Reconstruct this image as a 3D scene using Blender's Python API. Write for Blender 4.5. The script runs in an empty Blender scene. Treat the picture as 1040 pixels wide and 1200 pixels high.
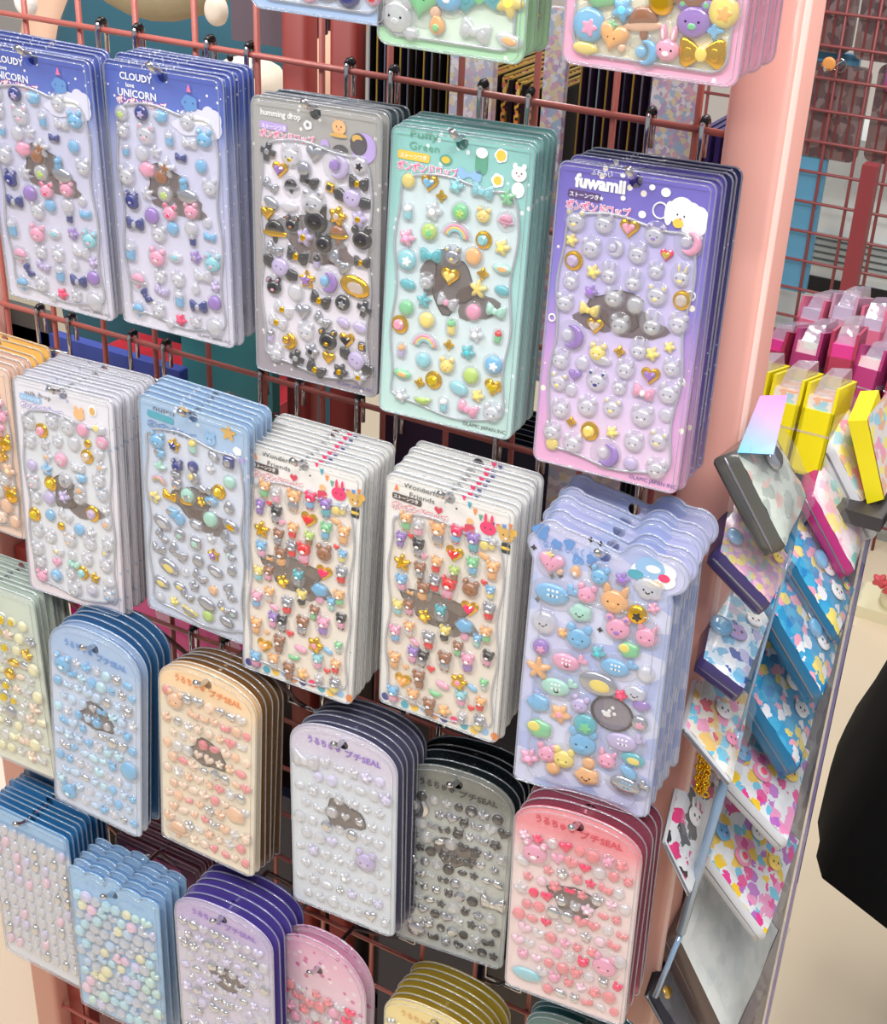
import bpy, math, random
from mathutils import Vector, Matrix
from mathutils.geometry import tessellate_polygon
random.seed(7)
sc = bpy.context.scene
C = sc.collection
U = 0.01            # everything below is written in centimetres
ZB = 1.26           # height of the first hook bar above the floor, metres
PI = math.pi

# ------------------------------------------------------------------ camera
cam = bpy.data.cameras.new('camera'); co = bpy.data.objects.new('camera', cam); C.objects.link(co)
cam.sensor_fit = 'HORIZONTAL'; cam.sensor_width = 36.0; cam.lens = 1681.06/1040*36
R = ((0.8690, 0.4932, 0.0396), (0.2685, -0.4030, -0.8749), (-0.4155, 0.7710, -0.4826))
m = Matrix(((R[0][0], -R[1][0], -R[2][0]), (R[0][1], -R[1][1], -R[2][1]), (R[0][2], -R[1][2], -R[2][2])))
co.matrix_world = Matrix.Translation((0.76691, -0.76937, 0.192615+ZB)) @ m.to_quaternion().to_matrix().to_4x4()
cam.clip_start = 0.02; cam.clip_end = 50
sc.camera = co
# ------------------------------------------------------------------ light
w = bpy.data.worlds.new('shop_air'); sc.world = w; w.use_nodes = True
w.node_tree.nodes['Background'].inputs[0].default_value = (0.92, 0.95, 1.0, 1)
w.node_tree.nodes['Background'].inputs[1].default_value = 0.42
def area(name, loc, size, sy, power, col=(1, 1, 1), aim=(0.3, 0, 1.0)):
    l = bpy.data.lights.new(name, 'AREA'); l.shape = 'RECTANGLE'; l.size = size; l.size_y = sy; l.energy = power; l.color = col
    o = bpy.data.objects.new(name, l); C.objects.link(o); o.location = loc
    o.rotation_euler = (Vector(aim)-Vector(loc)).to_track_quat('-Z', 'Y').to_euler()
    return o
area('ceiling_lamp_light', (0.3, -1.3, 2.75), 2.4, 0.12, 40, (1.0, 0.97, 0.93))
area('ceiling_lamp_light', (0.9, -0.55, 2.85), 0.12, 1.8, 24, (1.0, 0.98, 0.95))
area('ceiling_lamp_light', (-0.7, -0.7, 2.75), 0.14, 1.6, 17, (0.95, 0.97, 1.0))
area('ceiling_lamp_light', (0.6, 1.5, 2.8), 2.2, 0.3, 34, (1.0, 0.97, 0.93), (0.3, 1.5, 0))
sc.view_settings.view_transform = 'Standard'; sc.view_settings.look = 'None'; sc.view_settings.gamma = 1.0
sc.view_settings.use_curve_mapping = False
sc.view_settings.exposure = 0.13

POSES = {
  'B0': [[8.607,-7.917,-8.718],[0.0477,0.0486,0.0175],9.2,17.6,[1.93,0.31],0.0],
  'B1': [[18.003,-6.747,-8.746],[0.0272,0.0111,-0.003],9.2,17.6,[3.07,0.29],0.0],
  'B2': [[28.99,-6.479,-9.448],[0.0117,-0.0311,-0.0199],9.2,17.6,[3.11,-0.17],0.0],
  'B3': [[38.413,-6.02,-9.872],[0.0348,-0.0883,-0.0205],9.2,17.6,[2.69,0.33],0.0],
  'B4': [[49.238,-6.302,-10.1],[-0.0138,-0.1021,-0.0356],9.2,17.6,[3.82,-0.08],0.0],
  'C0': [[9.824,-9.879,-31.044],[0.036,-0.0595,-0.0221],9.0,17.2,[4.34,0.14],0.0],
  'C1': [[21.391,-9.955,-29.387],[0.0105,0.009,0.0311],9.0,17.2,[2.46,0.49],0.0],
  'C2': [[29.863,-9.731,-30.948],[0.0244,-0.0667,-0.0001],9.0,17.2,[3.55,0.76],0.0],
  'C3': [[40.698,-9.568,-29.979],[0.008,-0.0182,-0.0011],9.0,17.2,[3.4,0.8],0.0],
  'C4': [[51.093,-9.53,-31.321],[0.055,-0.0426,-0.0183],9.0,16.89,[3.8,1.3],0.0],
  'D0': [[13.654,-13.438,-49.182],[0.0105,-0.0421,0.0378],8.6,14.43,[3.4,0.35],2.62],
  'D1': [[23.619,-12.783,-48.839],[0.0036,-0.0356,0.0178],8.6,14.35,[3.22,-0.33],2.21],
  'D2': [[34.419,-11.283,-50.635],[0.0439,-0.0171,-0.0184],8.6,14.36,[4.07,-0.25],2.43],
  'D3': [[41.543,-7.877,-53.294],[0.1269,-0.012,-0.0048],8.6,14.43,[3.0,0.45],2.5],
  'D4': [[52.348,-11.926,-48.864],[0.0696,-0.0128,-0.025],8.6,14.03,[3.4,0.4],2.22],
}
STICK = {
  'B2': """-3.36,5.52,cross,1.14,blk+gry,10;-1.68,5.55,cat,1.4,clr+gld,0;0.02,5.88,heart,1.1,gry,0;1.59,5.36,moon,1.53,lav+pur,0;3.19,5.67,circle,0.98,clr+blk,0;-2.51,4.55,gemheart,1.04,gld+pur,0;-0.74,4.89,circle,0.88,gry,0;-3.2,3.51,bow,0.96,gry,30;-1.71,3.69,hat,1.04,blk+gry,0;-0.39,4.23,bow,1.2,blk,20;1.1,4.04,square,0.73,gld+blk,20;3.1,4.59,bow,1.25,blk+gld,10;-3.17,2.44,oval,1.01,gry,30;-1.83,2.43,bean,1.18,clr,0;-0.09,2.92,bear,1.67,clr+gry,0;2.68,3.61,bat,2.07,lav+blk,15;-3.44,1.74,heart,0.92,gld,0;1.65,2.39,flower,1.19,gld+clr,0;3.18,2.47,flower,1.04,lav+gld,0;-2.94,0.68,hat,1.73,blk+gld,0;3.39,1.32,bear,1.5,blk,0;-1.63,1.38,bear,1.05,blk+brn,0;0.1,1.93,cat,1.86,blk,0;-0.72,0.71,flower,1.14,lav+gld,0;1.66,1.24,hat,1.38,brn+gld,0;0.66,0.59,bear,1.31,blk,0;-2.96,-0.44,bow,1.07,gry,20;-1.29,-0.59,bow,1.43,blk+gld,15;0.15,-0.69,cup,0.85,lav+blk,0;1.77,-0.45,bow,1.39,gry,35;3.41,-0.15,bow,1.05,blk+gld,0;-2.56,-1.54,bat,2.13,lav+blk,22;-3.06,-2.85,bear,1.18,blk+pnk,0;-1.42,-2.95,circle,1.07,clr,0;-0.58,-1.98,gemstar,1.15,gld+pur,0;0.89,-1.84,moon,1.42,pur+blu,0;2.93,-1.77,oval,1.94,gld+clr,8;0.4,-3.11,bow,1.34,blk+gld,20;2.04,-2.97,circle,1.03,blk+gry,0;3.6,-3.07,cross,1.11,blk+gry,10;-2.39,-4.24,bow,1.28,clr+gld,20;-0.88,-4.13,heart,1.07,gry,0;0.55,-4.4,bow,1.1,gry+clr,30;2.1,-4.27,oval,0.85,lav,20;3.32,-4.34,oval,0.94,lav,10;-2.83,-5.17,bow,1.29,clr+gld,10;-3.39,-6.22,cup,0.9,lav+gry,0;-2.05,-6.27,moon,1.19,gld,0;-0.65,-5.38,bear,1.27,clr,0;0.97,-5.6,bear,1.44,blk+gld,0;2.36,-5.36,gemheart,1.04,gld+blk,0;3.49,-5.54,square,0.75,blk+gld,0;-0.24,-6.6,flower,1.03,gry+blk,0;1.02,-6.8,heart,0.87,gld,0;-1.42,-7.37,cross,1.19,blk+clr,15;-2.98,-7.37,bear,1.11,clr,0;0.07,-7.76,bow,1.32,blk+gld,20;1.91,-7.5,flower,1.06,blk+gld,0;3.09,-6.54,bat,2.08,lav+blk,20;3.31,-7.57,flower,1,clr+gld,0""",
  'B3': """-3.27,5.68,circle,0.86,yel,0;-1.89,5.73,gemheart,1.05,gld+blu,0;-1.07,5.12,spark,0.7,gld,0;-0.14,5.85,flower,0.94,aqu,0;1.54,5.76,bow,1.26,aqu,10;3.12,5.63,star,0.96,grn,0;-3.19,3.87,cup,0.92,aqu+wht,0;-1.52,4.17,flower,1.1,clr,0;0.23,4.39,circle,1.04,grn+lim,0;1.7,4.43,bear,0.93,yel+org,0;3.12,4.32,hat,0.96,pnk,0;-3.16,2.36,flower,1.03,pnk,0;-1.71,2.94,circle,1.01,lim+grn,0;0.06,3.12,rainbow,1.59,pnk+yel,0;1.82,3.02,gemcircle,1.03,gld+aqu,0;3.04,2.79,flower,0.92,yel,0;-3.08,1.04,circle,1.24,aqu+wht,0;-1.51,1.55,bow,1.32,teal,0;-0.06,1.8,bear,1.1,gry+yel,0;1.27,1.97,circle,1.04,org,0;1.93,1.06,spark,0.74,gld,0;3.15,1.56,bean,1.07,mint+org,0;-0.18,0.5,gemheart,1.16,gld+yel,0;-2.95,-0.44,oval,0.94,teal,10;-1.69,-0.04,bear,0.98,clr,0;1.73,0.12,star,1.09,yel,0;3.25,0.29,oval,0.88,teal,10;-1.8,-1.22,star,0.93,teal,0;-0.25,-1.03,bow,1.22,clr+pnk,10;-2.95,-1.88,circle,0.94,grn,0;-3.36,-2.99,gemcircle,1.11,gld+pnk,0;1.52,-1.31,circle,1,pnk,0;2.94,-1,bow,1.14,mint,10;-1.54,-2.39,circle,0.99,yel,0;0.13,-2.48,cup,0.97,yel+grn,0;1.78,-2.61,flower,0.96,clr,0;3.2,-2.49,cup,0.8,grn+red,0;-1.56,-3.83,rainbow,1.56,pnk+clr,0;0.03,-3.62,spark,0.67,gld,0;1.33,-3.82,flower,0.92,teal,0;-3.15,-4.61,cup,0.85,lav+org,0;3.08,-4.26,circle,1.15,blu+wht,0;-1.6,-4.93,circle,0.94,aqu,0;0.01,-4.91,bear,1.03,yel+org,0;-3.01,-6.06,bean,1.07,grn+org,0;1.66,-5.24,circle,1.02,lim,0;-0.85,-6.03,gemcircle,1.1,gld,0;-1.79,-6.39,spark,0.69,gld,0;3.15,-5.69,gemheart,1.11,gld,0;-2.99,-7.44,flower,0.97,clr,0;0.9,-6.19,oval,1.13,aqu,20;2.19,-6.38,flower,0.82,yel,0;-1.5,-7.39,melon,1.11,lim,0;-0.05,-7.45,cup,0.84,aqu+wht,0;1.6,-7.35,bow,1.24,pnk,10;3.25,-7.25,bear,1.22,clr,0""",
  'B4': """-3.24,5.66,bear,1.27,clr+yel,0;-1.51,5.74,cat,1.15,clr,0;-0.02,5.69,gemheart,1.09,gld+pnk,0;1.5,5.6,bear,1.21,clr+pur,0;3.44,5.48,moon,1.36,pnk+clr,0;-3.36,4.54,flower,0.74,yel,0;-2.13,4.31,bear,1.17,clr,0;-0.75,4.53,moon,0.96,clr,0;0.64,4.42,cat,1.13,clr,0;2.27,4.6,gemheart,0.72,hot,0;-3.14,3.42,gemcircle,1.09,gld+lav,0;-1.88,3,flower,0.83,yel,0;-0.9,3.11,bunny,1.16,clr,0;-3.17,2.23,cat,0.95,clr,0;-1.91,1.87,flower,0.79,pur,0;0.57,2.93,bunny,1.14,clr,0;1.79,3.67,cat,0.94,clr,0;3.29,3.69,bunny,1.2,clr+yel,0;-3.42,1,bear,1.1,clr,0;-1.9,0.83,bow,1.09,yel,0;-0.48,1.78,cat,1.16,clr,0;0.83,1.58,circle,0.96,clr,0;2.01,2.37,bear,1.22,clr+yel,0;3.46,2.34,gemcircle,1.06,gld+clr,0;-1.44,-0.03,gemheart,0.99,gld+clr,0;0.05,0.35,bear,1.16,clr,0;1.91,0.75,bunny,1.33,clr,0;3.44,1.04,bear,1.16,clr,0;-2.89,-0.86,moon,1.51,pur+clr,0;-1.1,-1.47,bear,1.09,yel+clr,0;-0.84,-1.88,bean,1.09,clr,0;0.19,-1.17,spark,0.67,gld,0;1.34,-0.79,bunny,1.15,clr,0;2.13,-0.93,flower,0.81,yel,0;3.08,-0.35,flower,0.66,yel,0;-3.34,-2.38,cat,1.12,clr,0;-1.98,-2.31,circle,0.8,clr,0;0.67,-2.13,cat,1.12,clr,0;2.19,-2.21,gemheart,1.06,gld+pur,0;3.37,-1.47,cat,1.04,clr,0;-3.31,-3.67,bear,1.13,clr+yel,0;-2.35,-3.11,heart,0.76,pur,0;-0.97,-3.13,bear,1.25,clr+nvy,0;-2.51,-4.02,circle,0.71,clr,0;0.43,-3.24,cat,0.89,clr,0;1.9,-3.23,bow,1.16,pnk+wht,10;3.37,-2.97,bear,1.23,clr,0;-3.04,-5.29,cat,1.13,clr,0;-1.39,-4.77,bear,1.21,clr,0;0.15,-4.49,bear,1.14,clr+yel,0;2.01,-4.59,bear,1.36,clr,0;3.37,-4.23,circle,0.77,clr,0;-2.31,-5.92,spark,0.64,gld,0;-1.1,-6.21,gemcircle,1.11,gld+yel,0;0.29,-5.96,flower,0.75,yel,0;-3.45,-6.77,cat,1.14,clr,0;-3.38,-7.51,circle,0.78,yel,0;-2.06,-7.2,bear,1.23,clr,0;1.68,-6.22,bear,1.18,clr,0;3.11,-5.78,bear,1.16,clr+yel,0;0.04,-7.34,moon,1.51,pur+clr,0;1.64,-7.59,circle,0.79,lav,0;3.22,-7.52,bear,1.26,clr,0""",
  'C4': """-3.19,6.58,strawberry,1.33,pnk+yel,0;-1.63,6.43,drop,0.76,org+wht,0;-0.13,6.63,bear,1.1,blu,0;1.25,6.79,flower,0.79,pur,0;2.91,6.58,cloud,1.69,clr+f,0;-2.81,4.63,whale,2.15,blu+wht,0;-0.81,5.21,bear,1.16,pnk+f,0;0.92,5.3,cat,1.68,org+f,0;-1.07,3.83,cloud,1.42,mint+f,0;-3.31,2.49,circle,1.31,clr+f,0;2.37,4.74,circle,1.08,gld+blk,0;3.3,5.43,flower,0.68,pnk,0;-2.09,2.13,flower,0.62,org,0;-1.03,2.15,bear,1.54,blu+f,0;1.31,3.54,bear,1.5,pnk+pur,0;3.09,3.49,cat,1.37,pnk+f,0;-3.4,0.74,circle,0.95,pur+pnk,0;2.15,2.24,cloud,1.3,grn+yel,0;0.26,1.46,flower,0.82,teal,0;-3.44,-0.79,star,1.38,org+f,0;-1.58,0.24,whale,1.77,pnk+f,0;1.54,0.82,whale,1.81,blu+wht,0;-2.1,-1.74,whale,1.9,mint+f,0;0.47,-0.7,oval,1.95,gry+yel,8;3.33,0.91,circle,0.9,clr,0;2.84,-0.6,cloud,1.31,clr+f,0;1.95,-1.02,flower,0.71,hot,0;-3.25,-3.28,cloud,1.51,blu,0;-0.55,-2.49,bear,1.1,lav+f,0;1.54,-2.48,bigoval,2.15,brn+clr,0;-1.77,-3.61,flower,1.17,org+pnk,0;3.3,-1.31,oval,0.91,pur,0;3.32,-2.56,circle,0.91,gry+pnk,0;-3.05,-5.16,cloud,1.62,grn+yel,0;-0.08,-3.87,circle,1.36,teal+grn,0;-0.13,-5.18,bear,1.79,blu,0;2.5,-4.24,whale,1.95,lav,0;-2.39,-6.78,bear,1.3,pnk+f,0;-1.27,-6.77,bear,1.4,yel+f,0;-3.58,-7.54,flower,1.1,pnk,0;-1.9,-7.74,circle,0.87,org,0;1.54,-5.88,cat,1.2,pnk,0;3.17,-5.29,oval,1.23,teal+yel,0;0.38,-7.57,cloud,1.59,org+f,0;0.4,-6.56,circle,0.74,org,0;3,-6.33,oval,0.98,blu,30;3.04,-7.3,whale,1.97,gry+blu,0""",
  'C3': """-2.9,5.64,doll,1.18,org+grn,0;-1.99,5.45,doll,1.07,clr+pnk,0;-0.63,5.45,doll,1.44,org+gry,0;0.65,5.8,doll,1.14,hot+blu,0;1.84,5.6,doll,1.22,pur+teal,0;-3.22,4.23,doll,0.99,pur,0;3.13,5.9,doll,0.83,clr+yel,0;2.6,5.63,circle,0.65,yel,0;-1.95,4.04,doll,1.13,blk+gry,0;0.58,4.37,gemheart,1.15,gld+red,0;2.6,4.89,bean,0.7,org,15;-3.05,2.63,star,1.15,gld,0;-2.54,4.65,heart,0.41,red,0;-1.53,3.54,heart,0.54,pnk,0;-0.62,3.25,doll,1.07,org+red,0;1.9,3.95,doll,1.14,grn+blu,0;3.26,4.08,doll,1.21,org,0;-1.75,2.45,doll,1.09,brn+gry,0;0.66,3.02,doll,0.96,lim+brn,0;2.73,3.02,heart,0.43,red,0;-3.05,1.16,doll,1.11,blu+pnk,0;-1.47,1.03,doll,1.29,brn+org,0;-0.65,1.85,doll,1.08,gry+red,0;0.3,1.84,doll,1.45,red+pnk,0;1.84,2.35,bear,1.24,brn,0;3.23,2.5,doll,0.85,blu+yel,0;-2.42,0.6,bow,0.5,org,0;-3.24,-0.78,doll,1.02,yel+aqu,0;-2.43,-0.51,doll,1.01,brn+pnk,0;1.89,0.86,gemheart,1.15,gld+hot,0;3.22,1.11,doll,1.14,gry+red,0;-1.28,-0.72,flower,1,gld,0;-0.12,-0.15,doll,1.08,teal+gry,0;-3.38,-2.81,doll,1.13,pnk+blu,0;-2.35,-2.11,doll,1.02,org+clr,0;-0.9,-2.5,doll,1.21,gry+red,0;0.24,-1.53,doll,1.09,yel+blk,0;1.62,-0.49,cloud,1.36,blu,0;1.66,-1.25,circle,0.59,pnk,0;2.56,-1.26,doll,0.87,blu+mint,0;3.15,-0.61,doll,1.05,org+grn,0;-1.93,-2.98,bean,0.71,pnk,20;-1.99,-3.97,doll,1.13,pur+pnk,0;-1.27,-4,doll,1.12,blk+gry,0;0.35,-3.63,doll,1.3,brn+gry,0;1.25,-2.34,doll,0.98,brn+grn,0;1.99,-3.14,doll,1.27,pnk+pur,0;3.37,-2.3,doll,1.06,blk+pnk,0;-3.36,-4.88,doll,1.14,org,0;-0.63,-4.63,heart,0.56,red,0;-2.5,-5.15,heart,0.42,org,0;-2.66,-6.26,gemheart,1.14,gld+org,0;-1.47,-5.69,doll,1.23,brn,0;0.29,-5.49,bean,0.91,pnk,15;-0.22,-6.27,melon,0.92,grn,0;1.45,-4.77,flower,1.19,gld+pnk,0;2.43,-4.91,bean,0.69,blu,20;3.25,-4.37,doll,0.78,grn+clr,0;-3.37,-7.6,doll,1.16,blu+pnk,0;-1.85,-7.25,doll,1.14,org+clr,0;-0.6,-7.59,doll,1.23,brn,0;1.69,-6,doll,1.1,aqu+pnk,0;3.09,-5.92,doll,0.99,org+red,0;2.43,-6.53,heart,0.48,red,0;0.51,-7.4,flower,0.92,org,0;1.83,-7.47,doll,0.9,clr+gry,0;3.08,-7.44,doll,1.09,gry+yel,0""",
  'B1': """-3.36,5.56,circle,0.97,clr+lim,0;-1.76,5.79,circle,1.01,nvy+lav,0;-0.27,5.78,cloud,1.16,blu+clr,0;1.77,5.8,bear,1.14,clr,0;-3.35,4.49,bear,1.03,clr,0;-1.53,4.49,bear,1.39,clr+pnk,0;0.32,4.49,cup,0.95,blu+clr,0;1.85,4.44,bow,1.04,clr,0;3,4.89,bear,1.23,blu+clr,0;-3.23,3.24,cup,0.82,blu+clr,0;-1.93,3.2,circle,0.98,clr,0;-0.86,3.47,star,0.86,clr,0;1.09,3.4,bow,0.79,nvy,0;2.66,3.09,circle,0.83,blu,0;-1.61,2.21,cloud,1.41,pnk,0;-3.33,1.55,bear,1.33,clr,0;-0.06,2.56,star,1.28,clr+brn,0;-0.46,1.92,circle,0.97,brn,0;1.21,1.72,cup,0.96,blu,0;-0.31,0.85,circle,1.08,clr+lim,0;1.44,1,oval,1.38,gry,0;3.27,1.88,bear,1.15,clr,0;-3.06,0.03,bear,1.11,nvy+lav,0;-1.74,0.65,star,0.99,clr,0;-2.98,-0.17,bear,1,nvy,0;-1.48,-0.79,circle,1.1,pur,0;-0.01,-0.29,bear,1.19,pnk+hot,0;1.7,0.11,bear,1.17,pnk+clr,0;-2.93,-1.6,bow,1.29,nvy+clr,0;0.14,-1.34,circle,0.87,blu,0;-1.03,-1.9,bear,1.21,clr,0;1.63,-1.07,circle,0.97,clr,0;1.69,-1.79,cup,0.86,nvy+clr,0;3.05,-1.39,bow,0.85,blu,0;2.88,-0.5,circle,0.64,clr,0;-3.48,-3.57,cup,1.25,blu+clr,0;-1.29,-3.55,bear,1.34,pnk+clr,0;0.18,-3.27,oval,0.99,clr+aqu,0;1.85,-2.95,flower,0.87,pur+clr,0;3.19,-3.09,bear,1.29,aqu+pnk,0;-3.05,-5.54,hat,1.26,pnk+clr,0;-1.15,-4.85,bear,1.01,clr,0;0.31,-4.77,bear,1.11,clr,0;2.36,-4.15,bow,1.3,clr,0;-2.45,-6.46,bow,0.92,nvy,60;-1.11,-5.87,bow,1.02,lav,20;0.33,-6.1,cup,1.23,blu+clr,0;1.71,-5.2,drop,0.88,clr,0;3.33,-4.66,flower,0.81,lav,0;1.87,-6.34,bow,1.27,nvy+clr,0;3.21,-5.81,circle,1.03,pur,0;-3.18,-7.67,hat,1.1,blu+clr,0;-1.47,-7.31,bear,1.14,clr,0;0.34,-7.6,flower,0.84,hot,0;-0.55,-8.06,circle,0.68,clr,0;1.56,-7.5,bear,0.89,clr,0;3.11,-7.58,circle,1.26,clr,0""",
  'C0': """-3.28,5.3,cat,1.27,clr,0;-2.13,4.85,gemcircle,1.1,gld+pnk,0;-1.08,5.79,bear,1.14,clr+lav,0;0.36,5.74,bear,1.33,clr,0;1.68,5.76,circle,0.97,pnk,0;3.23,6.12,cloud,1.2,clr+yel,0;2.05,4.82,circle,0.61,gld,0;1.92,3.8,gemcircle,1.07,gld+clr,0;3.39,5.22,circle,1,pnk+clr,0;-3.26,3.78,bear,1.06,clr,0;-1.93,3.89,star,0.95,clr,0;-0.7,4.37,bear,0.94,clr,0;0.82,4.53,circle,1.03,clr,0;-1.73,2.98,flower,0.95,clr+org,0;-3.27,1.84,circle,0.86,lav,0;-0.48,2.99,circle,1.05,pnk+clr,0;1,2.68,bow,1.14,clr,0;2.98,4.1,heart,1.01,clr,0;3.15,3.29,flower,0.91,clr+org,0;-1.64,0.82,gemcircle,1.12,gld,0;-0.22,1.41,circle,1.15,clr+gry,0;1.28,1.98,cloud,1.04,blu+clr,0;-3.28,0.56,bear,1.19,clr+pnk,0;-1.89,1.88,star,0.96,blu+clr,0;2.85,2.17,bear,1.12,clr,0;1.1,1.06,circle,0.94,clr+org,0;-3.1,-0.59,cat,1.08,clr,0;-1.81,-0.36,circle,1.02,lav,0;-0.45,0.08,flower,1.01,lav,0;1.04,0.36,bear,1.15,clr,0;3.11,1.17,bear,1.13,clr+blu,0;-3.43,-2.12,gemcircle,1.09,gld,0;-1.88,-1.77,circle,0.86,blu,0;-0.47,-1.45,bow,1.17,clr,20;2.09,-0.64,gemcircle,1.2,gld+lav,0;3.36,-0.02,flower,0.82,clr,0;-0.95,-2.43,circle,0.64,gld,0;0.78,-2.27,circle,0.9,blu,0;-3.19,-3.33,cat,1.1,clr,0;-0.16,-3.32,bear,1.18,clr+org,0;3.34,-1.1,circle,0.93,clr+org,0;1.87,-2.18,flower,0.84,clr,0;-2.03,-3.52,bear,1.09,clr,0;1.68,-3.13,bear,1.16,clr,0;3.4,-2.76,bear,1.14,clr,0;-1.42,-4.58,bow,0.98,clr+yel,20;-3.34,-4.9,bear,1.21,clr,0;3.07,-3.45,circle,0.73,clr+yel,0;-0.09,-4.62,circle,0.75,clr,0;-1.57,-5.6,heart,0.82,pnk,0;-3.19,-5.89,bear,1.11,clr,0;1.35,-4.53,bear,1.06,clr,0;0.03,-5.31,bow,0.97,mint,10;3.05,-4.56,bear,1.15,clr,0;-3.13,-7.13,bear,1.11,pnk+clr,0;-1.73,-6.73,circle,0.99,blu+clr,0;0.8,-5.81,gemcircle,1.07,gld+aqu,0;1.94,-5.89,star,0.85,gld,0;-0.27,-6.11,cat,0.98,clr,0;-0.02,-7.39,bear,1.3,clr,0;1.63,-7.01,circle,0.96,clr+lav,0;3.31,-5.91,oval,1.05,clr,0;3.24,-6.96,bear,1.16,clr+blu,0""",
  'C1': """-2.97,5.46,bear,1.35,blu+gry,0;-2.77,4.56,cloud,1,blu+gry,0;-1.56,5.54,gemstar,0.98,gld+nvy,0;0.02,5.94,cup,1.05,mint+yel,0;1.71,5.69,oval,0.87,gry+clr,30;2.92,5.65,square,1.11,nvy+gry,0;-2.81,3.57,leaf,1,mint,0;-1.33,4.04,bear,0.99,nvy+gry,0;-0.03,4.37,gem,0.84,nvy+clr,0;1.41,4.74,flower,0.79,clr,0;-2.97,2.36,rainbow,1.1,gry+red,0;-1.51,3.37,bean,0.81,gry,0;-1.44,2.59,bear,0.91,gry+org,0;-0.05,3.57,moon,0.98,gry+yel,0;0.98,2.93,bow,0.97,gry,0;2.99,4.16,circle,0.91,mint,0;2.08,3.12,gemcircle,1.05,gld,0;-3.38,0.96,flower,0.93,yel+gry,0;-2.07,1.48,bow,1.1,gld,10;-0.54,1.99,circle,1.08,mint+gry,0;-0.7,1.49,bean,1,gld,0;0.62,1.92,flower,0.8,gld,0;1.44,2.2,oval,0.97,blu+gry,0;2.91,2.15,drop,1.05,gry+clr,0;-1.83,0.2,cloud,1.19,blu+gry,0;-2.82,-0.9,oval,1.4,gry+clr,25;-1.3,-0.15,circle,0.92,blu,0;0.13,-0.07,oval,1.04,gry+clr,10;1.36,0.76,circle,1.16,mint,0;3.03,0.84,oval,1.14,gry+gld,20;-2.92,-2.05,bow,1.03,gry,40;-1.34,-1.36,circle,0.88,gry+mint,0;0.03,-1.63,square,1.1,gry+mint,0;1.38,-0.69,flower,0.81,clr,0;2.78,-0.43,bow,1.15,gry,40;-3.22,-3.15,bow,1.04,gry,10;-1.55,-2.94,bow,1.4,gry,30;1.54,-2.02,gemstar,0.99,gld+pur,0;2.91,-1.44,bow,0.98,gry+mint,60;0.19,-2.97,circle,0.92,gry,0;-2.41,-4.39,oval,1.6,gry+yel,20;1.66,-3.29,oval,1.18,gry+clr,20;3.08,-2.77,drop,0.98,gry,0;-1,-4.36,circle,0.75,clr,0;0.3,-4.26,bow,1.11,gry,30;-3.1,-5.95,oval,1.24,gry+yel,20;-1.5,-5.7,oval,0.94,gry+yel,10;-0.22,-5.22,star,0.84,gry,0;1.43,-4.99,circle,0.74,org+clr,0;2.86,-4.65,bow,1.18,gry,70;-0.86,-6.24,bow,1.04,gry,30;-3.32,-7.36,circle,0.77,clr,0;-2.02,-7.17,flower,0.77,yel,0;0.85,-6.32,oval,1.39,gry,15;-0.65,-7.43,melon,1.42,yel+gry,15;0.97,-7.3,circle,0.93,lim,0;2.34,-6.09,bow,1.01,gry+yel,30;2.57,-7.17,oval,1.1,gry,20;3.13,-6.27,circle,0.73,gry+mint,0""",
}

# ------------------------------------------------------------------ materials
def lin(c):
    return tuple(((x/255)/12.92 if x <= 10 else (((x/255)+0.055)/1.055)**2.4) for x in c)
MC = {}
def mat(name, col=(200, 200, 200), rough=0.4, metal=0.0, coat=0.0, alpha=1.0, emit=0.0, spec=0.5, bump=0.0, bscale=300):
    if name in MC: return MC[name]
    m = bpy.data.materials.new(name); m.use_nodes = True; nt = m.node_tree; b = nt.nodes['Principled BSDF']
    b.inputs['Base Color'].default_value = (*lin(col), 1); b.inputs['Roughness'].default_value = rough
    b.inputs['Metallic'].default_value = metal; b.inputs['Coat Weight'].default_value = coat; b.inputs['Coat Roughness'].default_value = 0.04
    b.inputs['Specular IOR Level'].default_value = spec; b.inputs['Alpha'].default_value = alpha
    if bump:
        n = nt.nodes.new('ShaderNodeTexNoise'); n.inputs['Scale'].default_value = bscale
        t = nt.nodes.new('ShaderNodeTexCoord'); nt.links.new(t.outputs['Object'], n.inputs['Vector'])
        bp = nt.nodes.new('ShaderNodeBump'); bp.inputs['Strength'].default_value = bump; bp.inputs['Distance'].default_value = 0.001
        nt.links.new(n.outputs['Fac'], bp.inputs['Height']); nt.links.new(bp.outputs['Normal'], b.inputs['Normal'])
    MC[name] = m
    return m
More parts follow.
